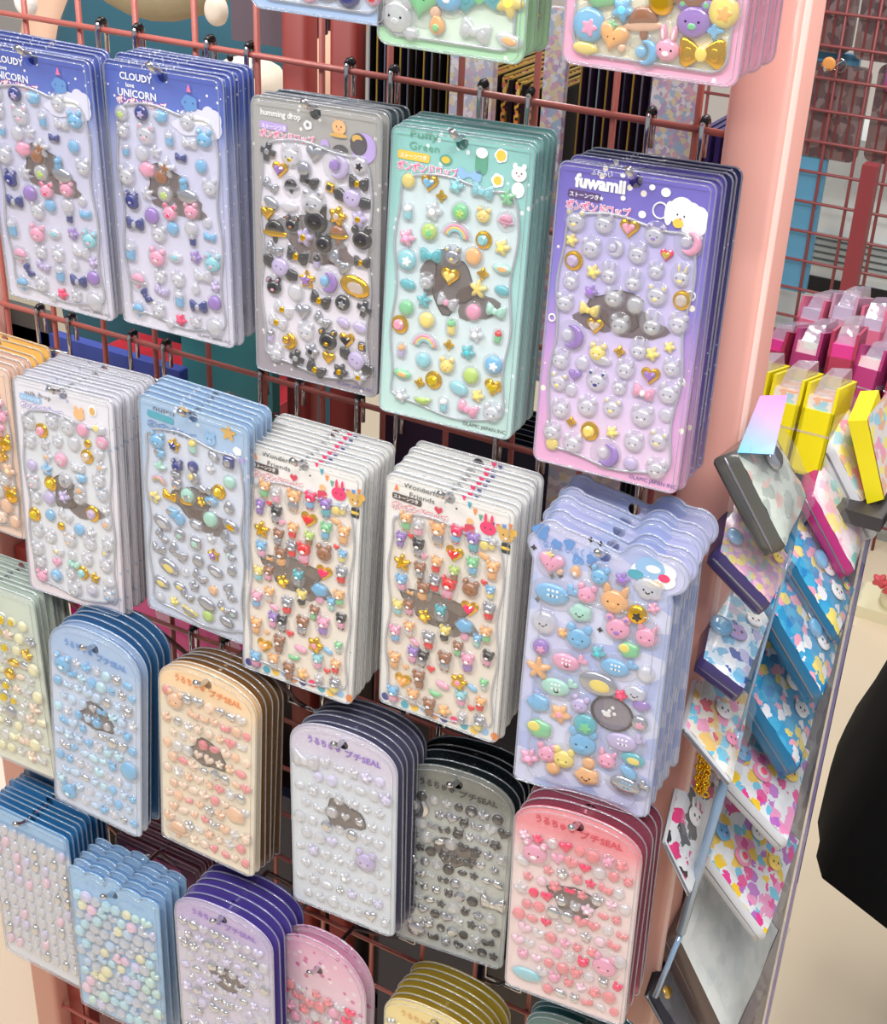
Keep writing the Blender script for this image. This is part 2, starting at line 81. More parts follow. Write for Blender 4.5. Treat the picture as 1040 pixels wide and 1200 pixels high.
def film(name, tint=(245, 248, 255), haze=0.05, rough=0.06, f0=0.0):
    """thin clear plastic: see-through, with the glare of a glossy film"""
    if name in MC: return MC[name]
    m = bpy.data.materials.new(name); m.use_nodes = True; nt = m.node_tree; nt.nodes.clear()
    out = nt.nodes.new('ShaderNodeOutputMaterial'); tr = nt.nodes.new('ShaderNodeBsdfTransparent'); gl = nt.nodes.new('ShaderNodeBsdfGlossy')
    df = nt.nodes.new('ShaderNodeBsdfDiffuse'); df.inputs[0].default_value = (*lin(tint), 1)
    gl.inputs['Roughness'].default_value = rough; tr.inputs[0].default_value = (0.985, 0.985, 0.99, 1)
    lw = nt.nodes.new('ShaderNodeLayerWeight'); lw.inputs[0].default_value = 0.5
    pw = nt.nodes.new('ShaderNodeMath'); pw.operation = 'POWER'; pw.inputs[1].default_value = 3.5; nt.links.new(lw.outputs['Facing'], pw.inputs[0])
    fr = nt.nodes.new('ShaderNodeMath'); fr.operation = 'MULTIPLY'; fr.inputs[1].default_value = 0.5; nt.links.new(pw.outputs[0], fr.inputs[0])
    m1 = nt.nodes.new('ShaderNodeMixShader'); m2 = nt.nodes.new('ShaderNodeMixShader'); m1.inputs[0].default_value = haze
    ad = nt.nodes.new('ShaderNodeMath'); ad.operation = 'ADD'; ad.inputs[1].default_value = f0+0.03
    n = nt.nodes.new('ShaderNodeTexNoise'); n.inputs['Scale'].default_value = 60; bp = nt.nodes.new('ShaderNodeBump')
    tc = nt.nodes.new('ShaderNodeTexCoord'); nt.links.new(tc.outputs['Object'], n.inputs['Vector'])
    bp.inputs['Strength'].default_value = 0.25; bp.inputs['Distance'].default_value = 0.002
    nt.links.new(n.outputs['Fac'], bp.inputs['Height']); nt.links.new(bp.outputs['Normal'], gl.inputs['Normal'])
    nt.links.new(fr.outputs[0], ad.inputs[0]); nt.links.new(ad.outputs[0], m2.inputs[0])
    nt.links.new(tr.outputs[0], m1.inputs[1]); nt.links.new(df.outputs[0], m1.inputs[2])
    nt.links.new(m1.outputs[0], m2.inputs[1]); nt.links.new(gl.outputs[0], m2.inputs[2]); nt.links.new(m2.outputs[0], out.inputs[0])
    MC[name] = m
    return m
def printed(name, stops, z0, z1, speck=None, rough=0.35, sscale=230, cells=None, glitter=0.0, srad=0.16):
    """printed card: colour runs from the bottom (z0, cm) to the top (z1) of the sheet, with small printed specks"""
    if name in MC: return MC[name]
    m = bpy.data.materials.new(name); m.use_nodes = True; nt = m.node_tree; b = nt.nodes['Principled BSDF']; L = nt.links.new
    tc = nt.nodes.new('ShaderNodeTexCoord'); sp = nt.nodes.new('ShaderNodeSeparateXYZ'); L(tc.outputs['Object'], sp.inputs[0])
    mr = nt.nodes.new('ShaderNodeMapRange'); mr.inputs['From Min'].default_value = z0*U; mr.inputs['From Max'].default_value = z1*U
    L(sp.outputs['Z'], mr.inputs['Value'])
    cr = nt.nodes.new('ShaderNodeValToRGB'); L(mr.outputs[0], cr.inputs[0])
    e = cr.color_ramp.elements
    while len(e) < len(stops): e.new(0.5)
    for k, (p, c) in enumerate(stops): e[k].position = p; e[k].color = (*lin(c), 1)
    colr = cr.outputs[0]
    if cells:
        vo = nt.nodes.new('ShaderNodeTexVoronoi'); vo.inputs['Scale'].default_value = cells[0]
        ns = nt.nodes.new('ShaderNodeTexNoise'); ns.inputs['Scale'].default_value = cells[0]*1.6; L(tc.outputs['Object'], ns.inputs['Vector'])
        vm = nt.nodes.new('ShaderNodeVectorMath'); vm.operation = 'SCALE'; vm.inputs[3].default_value = (cells[3] if len(cells) > 3 else 0.0)/cells[0]; L(ns.outputs['Color'], vm.inputs[0])
        va = nt.nodes.new('ShaderNodeVectorMath'); va.operation = 'ADD'; L(tc.outputs['Object'], va.inputs[0]); L(vm.outputs[0], va.inputs[1]); L(va.outputs[0], vo.inputs['Vector'])
        sx = nt.nodes.new('ShaderNodeSeparateColor'); L(vo.outputs['Color'], sx.inputs[0])
        c2 = nt.nodes.new('ShaderNodeValToRGB'); c2.color_ramp.interpolation = 'CONSTANT'; e = c2.color_ramp.elements
        while len(e) < len(cells[1]): e.new(0.5)
        for k, c in enumerate(cells[1]): e[k].position = k/len(cells[1]); e[k].color = (*lin(c), 1)
        L(sx.outputs[0], c2.inputs[0])
        lt = nt.nodes.new('ShaderNodeMath'); lt.operation = 'LESS_THAN'; lt.inputs[1].default_value = cells[2]; L(vo.outputs['Distance'], lt.inputs[0])
        mx = nt.nodes.new('ShaderNodeMix'); mx.data_type = 'RGBA'; L(lt.outputs[0], mx.inputs[0]); L(colr, mx.inputs[6]); L(c2.outputs[0], mx.inputs[7]); colr = mx.outputs[2]
    if speck:
        vo = nt.nodes.new('ShaderNodeTexVoronoi'); vo.inputs['Scale'].default_value = sscale; L(tc.outputs['Object'], vo.inputs['Vector'])
        lt = nt.nodes.new('ShaderNodeMath'); lt.operation = 'LESS_THAN'; lt.inputs[1].default_value = srad; L(vo.outputs['Distance'], lt.inputs[0])
        mx = nt.nodes.new('ShaderNodeMix'); mx.data_type = 'RGBA'; L(lt.outputs[0], mx.inputs[0]); L(colr, mx.inputs[6]); mx.inputs[7].default_value = (*lin(speck), 1); colr = mx.outputs[2]
    if glitter:
        vo = nt.nodes.new('ShaderNodeTexVoronoi'); vo.inputs['Scale'].default_value = 900; L(tc.outputs['Object'], vo.inputs['Vector'])
        bp = nt.nodes.new('ShaderNodeBump'); bp.inputs['Strength'].default_value = glitter; bp.inputs['Distance'].default_value = 0.0006
        sx = nt.nodes.new('ShaderNodeSeparateColor'); L(vo.outputs['Color'], sx.inputs[0]); L(sx.outputs[0], bp.inputs['Height']); L(bp.outputs[0], b.inputs['Normal'])
        b.inputs['Metallic'].default_value = 0.35 if name.startswith('back') or 'holo' in name or 'navy' in name else 0.05
    L(colr, b.inputs['Base Color']); b.inputs['Roughness'].default_value = rough; b.inputs['Coat Weight'].default_value = 0.4; b.inputs['Coat Roughness'].default_value = 0.12
    MC[name] = m
    return m

# ------------------------------------------------------------------ mesh helpers (cm)
class MB:
    def __init__(s): s.v = []; s.f = []; s.mi = []; s.mats = []
    def slot(s, m):
        if m not in s.mats: s.mats.append(m)
        return s.mats.index(m)
    def add(s, vs, fs, m):
        o = len(s.v); k = s.slot(m); s.v += [tuple(v) for v in vs]
        for f in fs: s.f.append(tuple(i+o for i in f)); s.mi.append(k)
    def box(s, a, b, m, bev=0.0):
        x0, y0, z0 = a; x1, y1, z1 = b
        s.add([(x0,y0,z0),(x1,y0,z0),(x1,y1,z0),(x0,y1,z0),(x0,y0,z1),(x1,y0,z1),(x1,y1,z1),(x0,y1,z1)],
              [(0,3,2,1),(4,5,6,7),(0,1,5,4),(1,2,6,5),(2,3,7,6),(3,0,4,7)], m)
    def tube(s, pts, r, m, seg=6, closed=False, cap=True):
        n = len(pts); P = [Vector(p) for p in pts]; vs = []; fs = []; up = None
        for i in range(n):
            if closed: t = P[(i+1) % n]-P[i-1]
            else: t = P[min(i+1, n-1)]-P[max(i-1, 0)]
            t.normalize()
            if up is None:
                up = Vector((0, 1, 0)) if abs(t.y) < 0.9 else Vector((1, 0, 0))
            a = t.cross(up)
            if a.length < 1e-6: a = t.orthogonal()
            a.normalize(); b = a.cross(t); b.normalize(); up = b
            rr = r[i] if isinstance(r, (list, tuple)) else r
            for k in range(seg):
                q = 2*PI*k/seg; vs.append(P[i]+a*(rr*math.cos(q))+b*(rr*math.sin(q)))
        for i in range(n if closed else n-1):
            j = (i+1) % n
            for k in range(seg):
                l = (k+1) % seg; fs.append((i*seg+k, i*seg+l, j*seg+l, j*seg+k))
        if cap and not closed:
            fs.append(tuple(range(seg))[::-1]); fs.append(tuple((n-1)*seg+k for k in range(seg)))
        s.add(vs, fs, m)
    def plate(s, outline, y0, y1, m, holes=(), back=True, mside=None):
        """outline in the x-z plane (counter-clockwise seen from the front, -y), thickness y0 (front) to y1"""
        loops = [outline]+list(holes); allp = [p for l in loops for p in l]
        tri = tessellate_polygon([[Vector((p[0], p[1], 0)) for p in l] for l in loops])
        n = len(allp); vs = [(p[0], y0, p[1]) for p in allp]; fs = []
        for t in tri:
            a, b, c = [allp[i] for i in t]
            if (b[0]-a[0])*(c[1]-a[1])-(b[1]-a[1])*(c[0]-a[0]) < 0: t = (t[0], t[2], t[1])
            fs.append(tuple(t))
        s.add(vs, fs, m)
        if back:
            s.add([(p[0], y1, p[1]) for p in allp], [f[::-1] for f in fs], m)
            o = 0
            for l in loops:
                k = len(l); vs = [(p[0], y0, p[1]) for p in l]+[(p[0], y1, p[1]) for p in l]
                s.add(vs, [(i, i+k, (i+1) % k+k, (i+1) % k) for i in range(k)], mside or m)
    def dome(s, pts, h, m, base=0.0, facets=False, prof=None):
        """puffed shape over a closed outline (x-z), rising towards -y"""
        n = len(pts); cx = sum(p[0] for p in pts)/n; cz = sum(p[1] for p in pts)/n
        prof = prof or ((1, 0), (1.0, .28), (.93, .6), (.75, .86), (.42, .98))
        if facets: prof = ((1, 0), (1, .45), (.62, 1.0))
        vs = []
        for a, b in prof:
            for p in pts: vs.append((cx+(p[0]-cx)*a, -(base+h*b), cz+(p[1]-cz)*a))
        k = len(prof); fs = []
        for r in range(k-1):
            for i in range(n):
                j = (i+1) % n; fs.append((r*n+i, r*n+j, (r+1)*n+j, (r+1)*n+i))
        vs.append((cx, -(base+h), cz)); c = len(vs)-1
        for i in range(n): fs.append(((k-1)*n+i, (k-1)*n+(i+1) % n, c))
        s.add(vs, fs, m)
    def mesh(s, name, smooth=True, angle=True):
        me = bpy.data.meshes.new(name); me.from_pydata([(v[0]*U, v[1]*U, v[2]*U) for v in s.v], [], s.f)
        for m in s.mats: me.materials.append(m)
        me.polygons.foreach_set('material_index', s.mi)
        if smooth: me.polygons.foreach_set('use_smooth', [True]*len(me.polygons))
        me.update()
        return me
    def obj(s, name, parent=None, smooth=False):
        o = bpy.data.objects.new(name, s.mesh(name, smooth)); C.objects.link(o)
        if parent: o.parent = parent
        return o
def empty(name, loc, rot=(0, 0, 0)):
    o = bpy.data.objects.new(name, None); C.objects.link(o); o.empty_display_size = 0.02
    o.location = (loc[0]*U, loc[1]*U, loc[2]*U+ZB); o.rotation_euler = rot
    return o
def tag(o, label, cat, group=None):
    o['label'] = label; o['category'] = cat
    if group: o['group'] = group
    return o
def put(o, x, y, z, rot=(0, 0, 0)):
    o.location = (x*U, y*U, z*U+ZB); o.rotation_euler = rot
    return o
def struct(o): o['kind'] = 'structure'; return o
def rrect(w, h, r, n=5, cx=0, cz=0):
    P = []
    for sx, sz, a0 in ((1, -1, -PI/2), (1, 1, 0), (-1, 1, PI/2), (-1, -1, PI)):
        for k in range(n+1):
            a = a0+PI/2*k/n; P.append((cx+sx*(w/2-r)+r*math.cos(a), cz+sz*(h/2-r)+r*math.sin(a)))
    return P
def circ(r, n=16, cx=0, cz=0, rz=None):
    return [(cx+r*math.cos(2*PI*k/n), cz+(rz or r)*math.sin(2*PI*k/n)) for k in range(n)]
def poly_sdf(pt, poly):
    x, y = pt; inside = False; d = 1e9; n = len(poly)
    for i in range(n):
        x1, y1 = poly[i]; x2, y2 = poly[(i+1) % n]
        if (y1 > y) != (y2 > y) and x < (x2-x1)*(y-y1)/(y2-y1)+x1: inside = not inside
        dx, dy = x2-x1, y2-y1; t = max(0, min(1, ((x-x1)*dx+(y-y1)*dy)/(dx*dx+dy*dy+1e-12)))
        d = min(d, math.hypot(x-x1-t*dx, y-y1-t*dy))
    return d if inside else -d

# ------------------------------------------------------------------ lettering
def text_mesh(body, size, m, offset=0.0, extrude=0.01, name='print'):
    cu = bpy.data.curves.new('lettering', 'FONT'); cu.body = body; cu.size = size*U; cu.align_x = 'LEFT'; cu.offset = offset*U; cu.resolution_u = 2
    o = bpy.data.objects.new('lettering', cu); C.objects.link(o)
    me = bpy.data.meshes.new_from_object(o.evaluated_get(bpy.context.evaluated_depsgraph_get()))
    bpy.data.objects.remove(o); bpy.data.curves.remove(cu)
    me.name = name
    for v in me.vertices: v.co = Vector((v.co.x, -extrude*U, v.co.y))
    me.materials.clear(); me.materials.append(m)
    return me
TM = {}
def text(body, u, v, size, m, parent, width=None, outline=None, lift=0.05, name='printed_title'):
    for k, (mm, off, li) in enumerate(([(outline, size*0.075, lift)] if (outline and outline is not m) else [])+[(m, size*(0.0 if not outline and 'white' not in m.name else 0.022 if outline is not m else (.05 if 'white' in m.name else .028)), lift+0.012)]):
        key = (body, size, mm.name, round(off, 4))
        if key not in TM: TM[key] = text_mesh(body, size, mm, off, 0, name)
        me = TM[key]
        o = bpy.data.objects.new(name if (k or not outline) else 'title_outline', me); C.objects.link(o); o.parent = host(parent)
        o.location = (u*U, -li*U, v*U)
        if width:
            xs = [q.co.x for q in me.vertices] or [0, 1]; o.scale = (width*U/max(1e-5, max(xs)-min(xs)),)*1+(1, 1)
            o.scale = (width*U/max(1e-5, max(xs)), 1, 1)
# ------------------------------------------------------------------ colours
COL = dict(blk=(38, 34, 38), gry=(140, 142, 148), lav=(178, 158, 215), pur=(120, 70, 180), gld=(235, 190, 30), clr=(226, 226, 236), pnk=(240, 135, 175), hot=(235, 35, 95),
    blu=(75, 165, 225), aqu=(110, 200, 215), teal=(30, 160, 175), grn=(85, 195, 110), lim=(165, 205, 50), yel=(248, 214, 70), org=(246, 158, 66), red=(222, 40, 40),
    wht=(250, 250, 250), brn=(150, 100, 70), nvy=(40, 50, 125), mint=(150, 220, 195), cor=(235, 95, 105), pch=(240, 175, 130), sil=(200, 202, 205), lpk=(246, 190, 214), laq=(170, 222, 236), lye=(246, 236, 176), lmt=(190, 232, 214), lav2=(208, 198, 236), lbl=(176, 208, 240), lpc=(246, 206, 176))
def jelly(c):
    if c == 'gld': return mat('gold_foil', (240, 188, 40), 0.16, metal=0.9)
    if c == 'clr': return film('clear_resin', (246, 246, 252), 0.36, 0.05, 0.16)
    if c == 'gry': return mat('jelly_grey', (178, 180, 190), 0.1, metal=0.7, coat=1.0)
    if c == 'sil': return mat('silver_foil', (215, 216, 220), 0.12, metal=0.9)
    k = 0.0 if c in ('blk', 'brn', 'nvy', 'red', 'hot') else 0.28
    return mat('jelly_'+c, tuple(q+(255-q)*k for q in COL[c]), 0.12, coat=1.0, spec=0.7, alpha=0.95 if k == 0 else 0.72)
M_skirt = film('clear_skirt', (232, 234, 244), 0.13, 0.04, 0.09)
M_dark = mat('ink_black', (20, 18, 22), 0.3)
M_rim = film('clear_rim', (180, 188, 200), 0.4, 0.08, 0.12)
M_ridge = film('clear_ridge', (205, 208, 218), 0.5, 0.06, 0.2)
M_film = film('clear_film', (250, 252, 255), 0.035, 0.05, 0.012)
# ------------------------------------------------------------------ sticker shapes (unit size, x-z)
def heart_pts(n=28):
    P = []
    for k in range(n):
        t = -2*PI*k/n; x = 16*math.sin(t)**3; z = 13*math.cos(t)-5*math.cos(2*t)-2*math.cos(3*t)-math.cos(4*t); P.append((x/33, z/33+0.05))
    return P[::-1] if area2(P) < 0 else P
def area2(P): return sum(P[i][0]*P[(i+1) % len(P)][1]-P[(i+1) % len(P)][0]*P[i][1] for i in range(len(P)))
def rad(f, n=32): return [(f(2*PI*k/n)*math.cos(2*PI*k/n), f(2*PI*k/n)*math.sin(2*PI*k/n)) for k in range(n)]
def xf(P, sx=1, sz=1, cx=0, cz=0, a=0):
    c, s = math.cos(a), math.sin(a)
    return [(cx+(x*sx)*c-(z*sz)*s, cz+(x*sx)*s+(z*sz)*c) for x, z in P]
HE = heart_pts()
ST = rad(lambda a: 0.36+0.13*math.cos(5*(a-PI/2)), 30)
SP = rad(lambda a: 0.27+0.2*abs(math.cos(2*a))**3, 32)
FL = rad(lambda a: 0.39+0.09*math.cos(5*a), 30)
BOW = [(x, z) for x, z in rad(lambda a: 0.17+0.34*abs(math.cos(a))**0.8*(1-0.55*abs(math.cos(a))**8)*(1 if abs(math.cos(a)) > .3 else .8), 28)]
BOW = [(0.06, 0.1), (0.2, 0.24), (0.38, 0.32), (0.48, 0.26), (0.49, 0), (0.47, -0.2), (0.36, -0.3), (0.18, -0.2), (0.06, -0.1), (-0.06, -0.1), (-0.18, -0.2), (-0.36, -0.3), (-0.47, -0.2), (-0.49, 0), (-0.48, 0.26), (-0.38, 0.32), (-0.2, 0.24), (-0.06, 0.1)][::-1]
CR = [(-.14,.45),(-.14,.16),(-.42,.16),(-.42,-.1),(-.14,-.1),(-.14,-.45),(.14,-.45),(.14,-.1),(.42,-.1),(.42,.16),(.14,.16),(.14,.45)]
CL = rad(lambda a: 0.36+0.06*abs(math.sin(2.5*a)), 30)
DR = rad(lambda a: 0.34+0.12*max(0, math.sin(a))**6, 24)
HD = [(0.46*math.cos(PI*k/12), 0.34*math.sin(PI*k/12)-.06) for k in range(13)]
TRI = [(-.13, -.1), (.13, -.1), (.03, .17), (-.03, .17)]
CI = circ(0.5, 20); CE = circ(0.5, 12)
for nm in ('BOW', 'CR', 'HD', 'TRI', 'HE'):
    if area2(globals()[nm]) < 0: globals()[nm] = globals()[nm][::-1]
def arc(r, a0, a1, n=12, rz=None): return [(r*math.cos(math.radians(a0+(a1-a0)*k/n)), (rz or r)*math.sin(math.radians(a0+(a1-a0)*k/n))) for k in range(n+1)]
SM = {}
NAMES = dict(gemheart='framed_heart_gem', gemcircle='framed_round_gem', gemstar='framed_star_gem', gem='faceted_gem', circle='round_sticker', oval='oval_sticker', bigoval='big_oval_sticker', bean='bar_sticker', square='square_sticker', cup='cup_sticker', hat='hat_sticker')
def sticker_mesh(shape, col):
    key = (shape, col)
    if key in SM: return SM[key]
    c = col.split('+'); face = 'f' in c; c = [q for q in c if q != 'f']
    A = jelly(c[0]); B = jelly(c[1]) if len(c) > 1 else A; two = len(c) > 1
    b = MB(); h = 0.26
    def eyes(cz=0.0, d=0.12, r=0.035, hh=0.27):
        for sx in (-1, 1): b.dome(xf(CE, r*2, r*2, sx*d, cz), 0.03, M_dark, hh*0.93)
        if face: b.tube([(q[0]*.9, -hh*1.0, q[1]+cz-.02) for q in arc(0.07, 200, 340, 6)], 0.018, M_dark, 4)
    def dm(P, hh=h, m=A, base=0.0, **k): b.dome(P, hh, m, base, **k)
    sk = None
    if shape == 'heart': dm(HE); sk = HE; two and dm(xf(HE, .5, .5), .05, B, .24)
    elif shape == 'star': dm(ST); sk = ST; two and dm(xf(ST, .5, .5), .05, B, .24)
    elif shape == 'spark': dm(SP, facets=True)
    elif shape == 'flower': dm(FL); sk = FL; dm(xf(CI, .32, .32), .06, B if two else mat('jelly_core_'+c[0], tuple(min(255, q+40) for q in COL[c[0]]), .1, coat=1), .23)
    elif shape == 'leaf': dm(xf(SP, 1, .8)); sk = SP
    elif shape in ('bow',):
        dm(BOW, .22); sk = BOW; dm(xf(CI, .26, .3), .1, B, .18)
        for sx in (-1, 1): dm(xf(CI, .2, .26, sx*.28, 0), .05, A, .2)
    elif shape == 'bat':
        dm(xf(CI, .55, .5), .28, A); sk = xf(CI, 1.1, .5)
        for sx in (-1, 1): dm(xf(CL, .5, .42, sx*.38, -.02, sx*.3), .2, B)
        eyes(0.02, .08, .025)
    elif shape == 'cross': dm(CR, .22); sk = CR; dm(xf(CI, .3, .3, 0, .04), .07, B, .18)
    elif shape in ('circle', 'gem'):
        dm(xf(CI, .9, .9), .28, A, facets=shape == 'gem'); sk = CI
        if two: dm(xf(FL, .5, .5, .05, -.04), .05, B, .25)
        if face: eyes(0, .13, .035, .29)
    elif shape in ('oval', 'bean'):
        sz = .62 if shape == 'oval' else .48
        dm(xf(CI, 1, sz), .24, A); sk = xf(CI, 1, sz)
        if two: dm(xf(CI, .55, sz*.55, .05, 0), .06, B, .2)
    elif shape == 'bigoval':
        b.tube([(q[0], -.08, q[1]) for q in circ(.48, 26, 0, 0, .42)], .03, mat('dark_resin', (58, 46, 46), .15, coat=1), 6, closed=True)
        dm(xf(CI, .92, .8), .12, film('smoked_resin', (120, 98, 95), .5, .05, .05))
        for q in range(9): dm(xf(CI, .09, .09, random.uniform(-.22, .15), random.uniform(-.1, .2)), .03, jelly('wht'), .12)
    elif shape == 'drop': dm(DR); sk = DR; two and dm(xf(CI, .3, .3, 0, -.05), .05, B, .24)
    elif shape == 'cloud':
        dm(xf(CL, 1, .78), .27, A); sk = xf(CL, 1.05, .82)
        if two: dm(xf(CI, .4, .35, -.15, .1), .05, B, .24)
        if face: eyes(0, .12, .03, .28)
    elif shape in ('bear', 'cat', 'bunny'):
        hr = .8 if shape != 'bunny' else .68
        cz = -.06 if shape != 'bunny' else -.14
        dm(xf(CI, hr, hr*.88, 0, cz), .28, A)
        for sx in (-1, 1):
            if shape == 'bear': dm(xf(CI, .3, .3, sx*.27, .3), .2, A); two and dm(xf(CI, .14, .14, sx*.27, .32), .04, B, .18)
            elif shape == 'cat': dm(xf(TRI, 1.15, 1.2, sx*.25, .3, -sx*.35), .2, A)
            else: dm(xf(CI, .2, .5, sx*.15, .27, -sx*.15), .2, A); two and dm(xf(CI, .08, .3, sx*.15, .27, -sx*.15), .04, B, .19)
        dm(xf(CI, .2, .15, 0, cz-.08), .05, B if two else A, .26); eyes(cz+.02, .15)
        sk = rad(lambda a: .46+.06*abs(math.sin(a))*max(0, math.sin(a)), 26)
    elif shape == 'doll':
        dm(xf(CI, .62, .54, 0, .17), .27, A)
        for sx in (-1, 1): dm(xf(CI, .2, .24, sx*.24, .4), .2, A); dm(xf(CI, .13, .2, sx*.13, -.42), .14, A)
        dm(xf(CL, .62, .6, 0, -.22), .22, B); dm(xf(CI, .22, .16, 0, .1), .05, jelly('wht'), .25); eyes(.2, .12, .03)
        sk = xf(CI, .8, 1.06)
    elif shape == 'moon':
        b.tube([(q[0], -.1, q[1]) for q in arc(.34, -125, 100, 14)], [.02+.15*math.sin(PI*k/14) for k in range(15)], A, 8)
        dm(xf(CI, .42, .42, -.1, .02), .24, B); sk = CI
    elif shape == 'rainbow':
        for r_, m_ in ((.42, jelly('pnk')), (.34, jelly('yel')), (.26, A if c[0] == 'gry' else jelly('aqu'))): b.tube([(q[0], -.1, q[1]-.15) for q in arc(r_, 8, 172, 12)], .055, m_, 6)
        sk = xf(HD, 1.1, 1.3, 0, -.02)
    elif shape == 'melon': dm(xf(HD, 1, -1, 0, 0)[::-1], .22, A); dm(xf(HD, .8, -.5, 0, .02)[::-1], .06, B, .2); sk = xf(HD, 1.05, -1.1)[::-1]
    elif shape == 'hat': dm(xf(HD, .8, 1.1, 0, .08), .26, A); dm(xf(CI, .98, .26, 0, -.05), .16, B); dm(xf(CI, .2, .4, 0, -.2), .12, A); sk = CI
    elif shape == 'cup': dm(rrect(.46, .56, .1, 3, 0, -.16), .22, A); dm(xf(CI, .5, .4, 0, .2), .27, B); dm(xf(CI, .14, .14, 0, .4), .2, B); sk = rrect(.7, 1.02, .28, 4)
    elif shape == 'square': dm(rrect(.72, .72, .16, 3), .22, A, facets=True); dm(rrect(.4, .4, .1, 3), .06, B, .2); sk = rrect(.95, .95, .2, 3)
    elif shape == 'strawberry':
        dm(xf(HE, 1, .95), .28, A); dm(xf(ST, .4, .3, -.1, .34), .1, B, .1); dm(xf(CI, .26, .26, .36, -.2), .2, jelly('pch')); eyes(0, .1, .03); sk = CI
    elif shape == 'whale':
        dm(xf(CI, .8, .5, -.06, -.02), .27, A); dm(xf(HE, .34, .3, .38, .16, -.7), .18, A)
        for q in range(6): dm(xf(CI, .07, .07, -.12+(q % 3)*.1, -.02+(q//3)*.12), .03, B if two else jelly('wht'), .25)
        eyes(-.02, .05, .022); sk = xf(CI, 1.05, .68)
    elif shape.startswith('gem'):
        base = {'gemheart': HE, 'gemcircle': xf(CI, .92, .92), 'gemstar': ST}[shape]
        dm(base, .16, A); dm(xf(base, .62, .62), .2, B if two else mat('gold_gem', (225, 195, 25), .06, metal=.5, coat=1), .12, facets=True)
    else: dm(xf(CI, .9, .9))
    if sk and A.name != 'clear_resin' and not shape.startswith('gem'): b.dome(xf(sk, 1.17, 1.17), .06, M_skirt, prof=((1, 0), (1, .6), (.9, 1)))
    elif A.name == 'clear_resin' and sk: b.dome(xf(sk, 1.1, 1.1), .05, M_skirt, prof=((1, 0), (1, .6), (.9, 1)))
    SM[key] = b.mesh(NAMES.get(shape, shape+'_sticker'), smooth=not shape.startswith('gem') and shape != 'spark')
    return SM[key]
def stick(parent, shape, col, u, v, size, rot=0.0, y=0.05):
    me = sticker_mesh(shape, col)
    o = bpy.data.objects.new(me.name.split('.')[0], me); C.objects.link(o); o.parent = parent
    size *= 1.12; k = size; kh = min(size, 1.15)
    o.scale = (k, kh, k); o.location = (u*U, -y*U, v*U); o.rotation_euler = (0, math.radians(rot), 0)
    return o
# ------------------------------------------------------------------ sheets
def wavy(w, h, cx, cz, r=1.0, amp=0.16, skew=0.0):
    base = rrect(w, h, r, 8, cx, cz); P = []
    n = len(base); dense = []
    for i in range(n):
        a, b = base[i], base[(i+1) % n]; d = math.hypot(a[0]-b[0], a[1]-b[1]); k = max(1, int(d/0.45))
        for j in range(k): dense.append((a[0]+(b[0]-a[0])*j/k, a[1]+(b[1]-a[1])*j/k))
    n = len(dense)
    for i in range(n):
        a, b = dense[i-1], dense[(i+1) % n]; t = (b[0]-a[0], b[1]-a[1]); l = math.hypot(*t) or 1; nx, nz = t[1]/l, -t[0]/l
        x, z = dense[i]
        o = amp*math.sin(z*1.15+(0.8 if x > cx else 2.4)) if abs(nx) > abs(nz) else amp*1.6*math.sin((x-cx)*0.95+(2.6 if z > cz else 1.0))
        P.append((x+nx*o, z+nz*o))
    return P
def arch_outline(W, H, rise, top, r=0.5):
    """straight sides of height H under a domed top; origin at the hole, 'top' = height of the springing above the hole"""
    P = []
    zb = top-H
    for k in range(5): a = -PI/2+PI/2*k/4; P.append((W/2-r+r*math.cos(a), zb+r+r*math.sin(a)))
    n = 20; e = 2.35
    for k in range(n+1):
        a = PI*k/n; c, s = math.cos(a), math.sin(a)
        P.append((W/2*math.copysign(abs(c)**(2/e), c), top+rise*abs(s)**(2/e)))
    for k in range(5): a = PI+PI/2*k/4; P.append((-W/2+r+r*math.cos(a), zb+r+r*math.sin(a)))
    return P
def shrink(P, d):
    n = len(P); Q = []
    for i in range(n):
        a, b = P[i-1], P[(i+1) % n]; t = (b[0]-a[0], b[1]-a[1]); l = math.hypot(*t) or 1
        Q.append((P[i][0]-t[1]/l*d, P[i][1]+t[0]/l*d))
    return Q
HOLE = [(0.4*math.cos(a), 0.4*math.sin(a)) for a in [-2*PI*k/14 for k in range(14)]]
BK = {}
def host(o): return BK.get(o.name, o)
def sheet(outline, mprint, name='sticker_sheet', inner=None, minner=None, cover=True, window=None, tray=0.34):
    """one hanging sheet: printed backing card, clear tray with its rim; origin at the hanging hole"""
    t = bpy.data.objects.new(name, None); C.objects.link(t); t.empty_display_size = 0.01
    b = MB(); b.plate(outline, 0, 0.05, mprint, [HOLE])
    if inner: b.plate(inner, -0.012, 0, minner, back=False)
    BK[t.name] = b.obj('backing_card', t)
    b = MB()
    rim = shrink(outline, 0.05)
    b.tube([(p[0], -0.03, p[1]) for p in rim], 0.055, M_rim, 6, closed=True)
    ins = shrink(outline, 0.16)
    if cover:
        n = len(ins); f = shrink(outline, 0.22)
        b.add([(p[0], -0.02, p[1]) for p in ins]+[(p[0], -tray, p[1]) for p in f], [(i, (i+1) % n, (i+1) % n+n, i+n) for i in range(n)], M_rim if cover == 2 else M_film)
        b.plate(f, -tray, 0, M_film, [HOLE], back=False)
        b.tube([(p[0], -tray, p[1]) for p in f], 0.03, M_rim, 5, closed=True)
        if inner: b.tube([(p[0], -tray*0.3, p[1]) for p in inner], 0.085, M_ridge, 6, closed=True)
    b.obj('clear_tray', t, smooth=True)
    if window:
        b = MB()
        for k, P in enumerate(window): b.plate(P, -0.02-0.004*k, 0, MC['window_shade'] , back=False)
        for P in window[:1]: pass
        b.obj('shaded_window', t)
    return t
def parts(o): return [c for c in bpy.data.objects if c.parent == o]
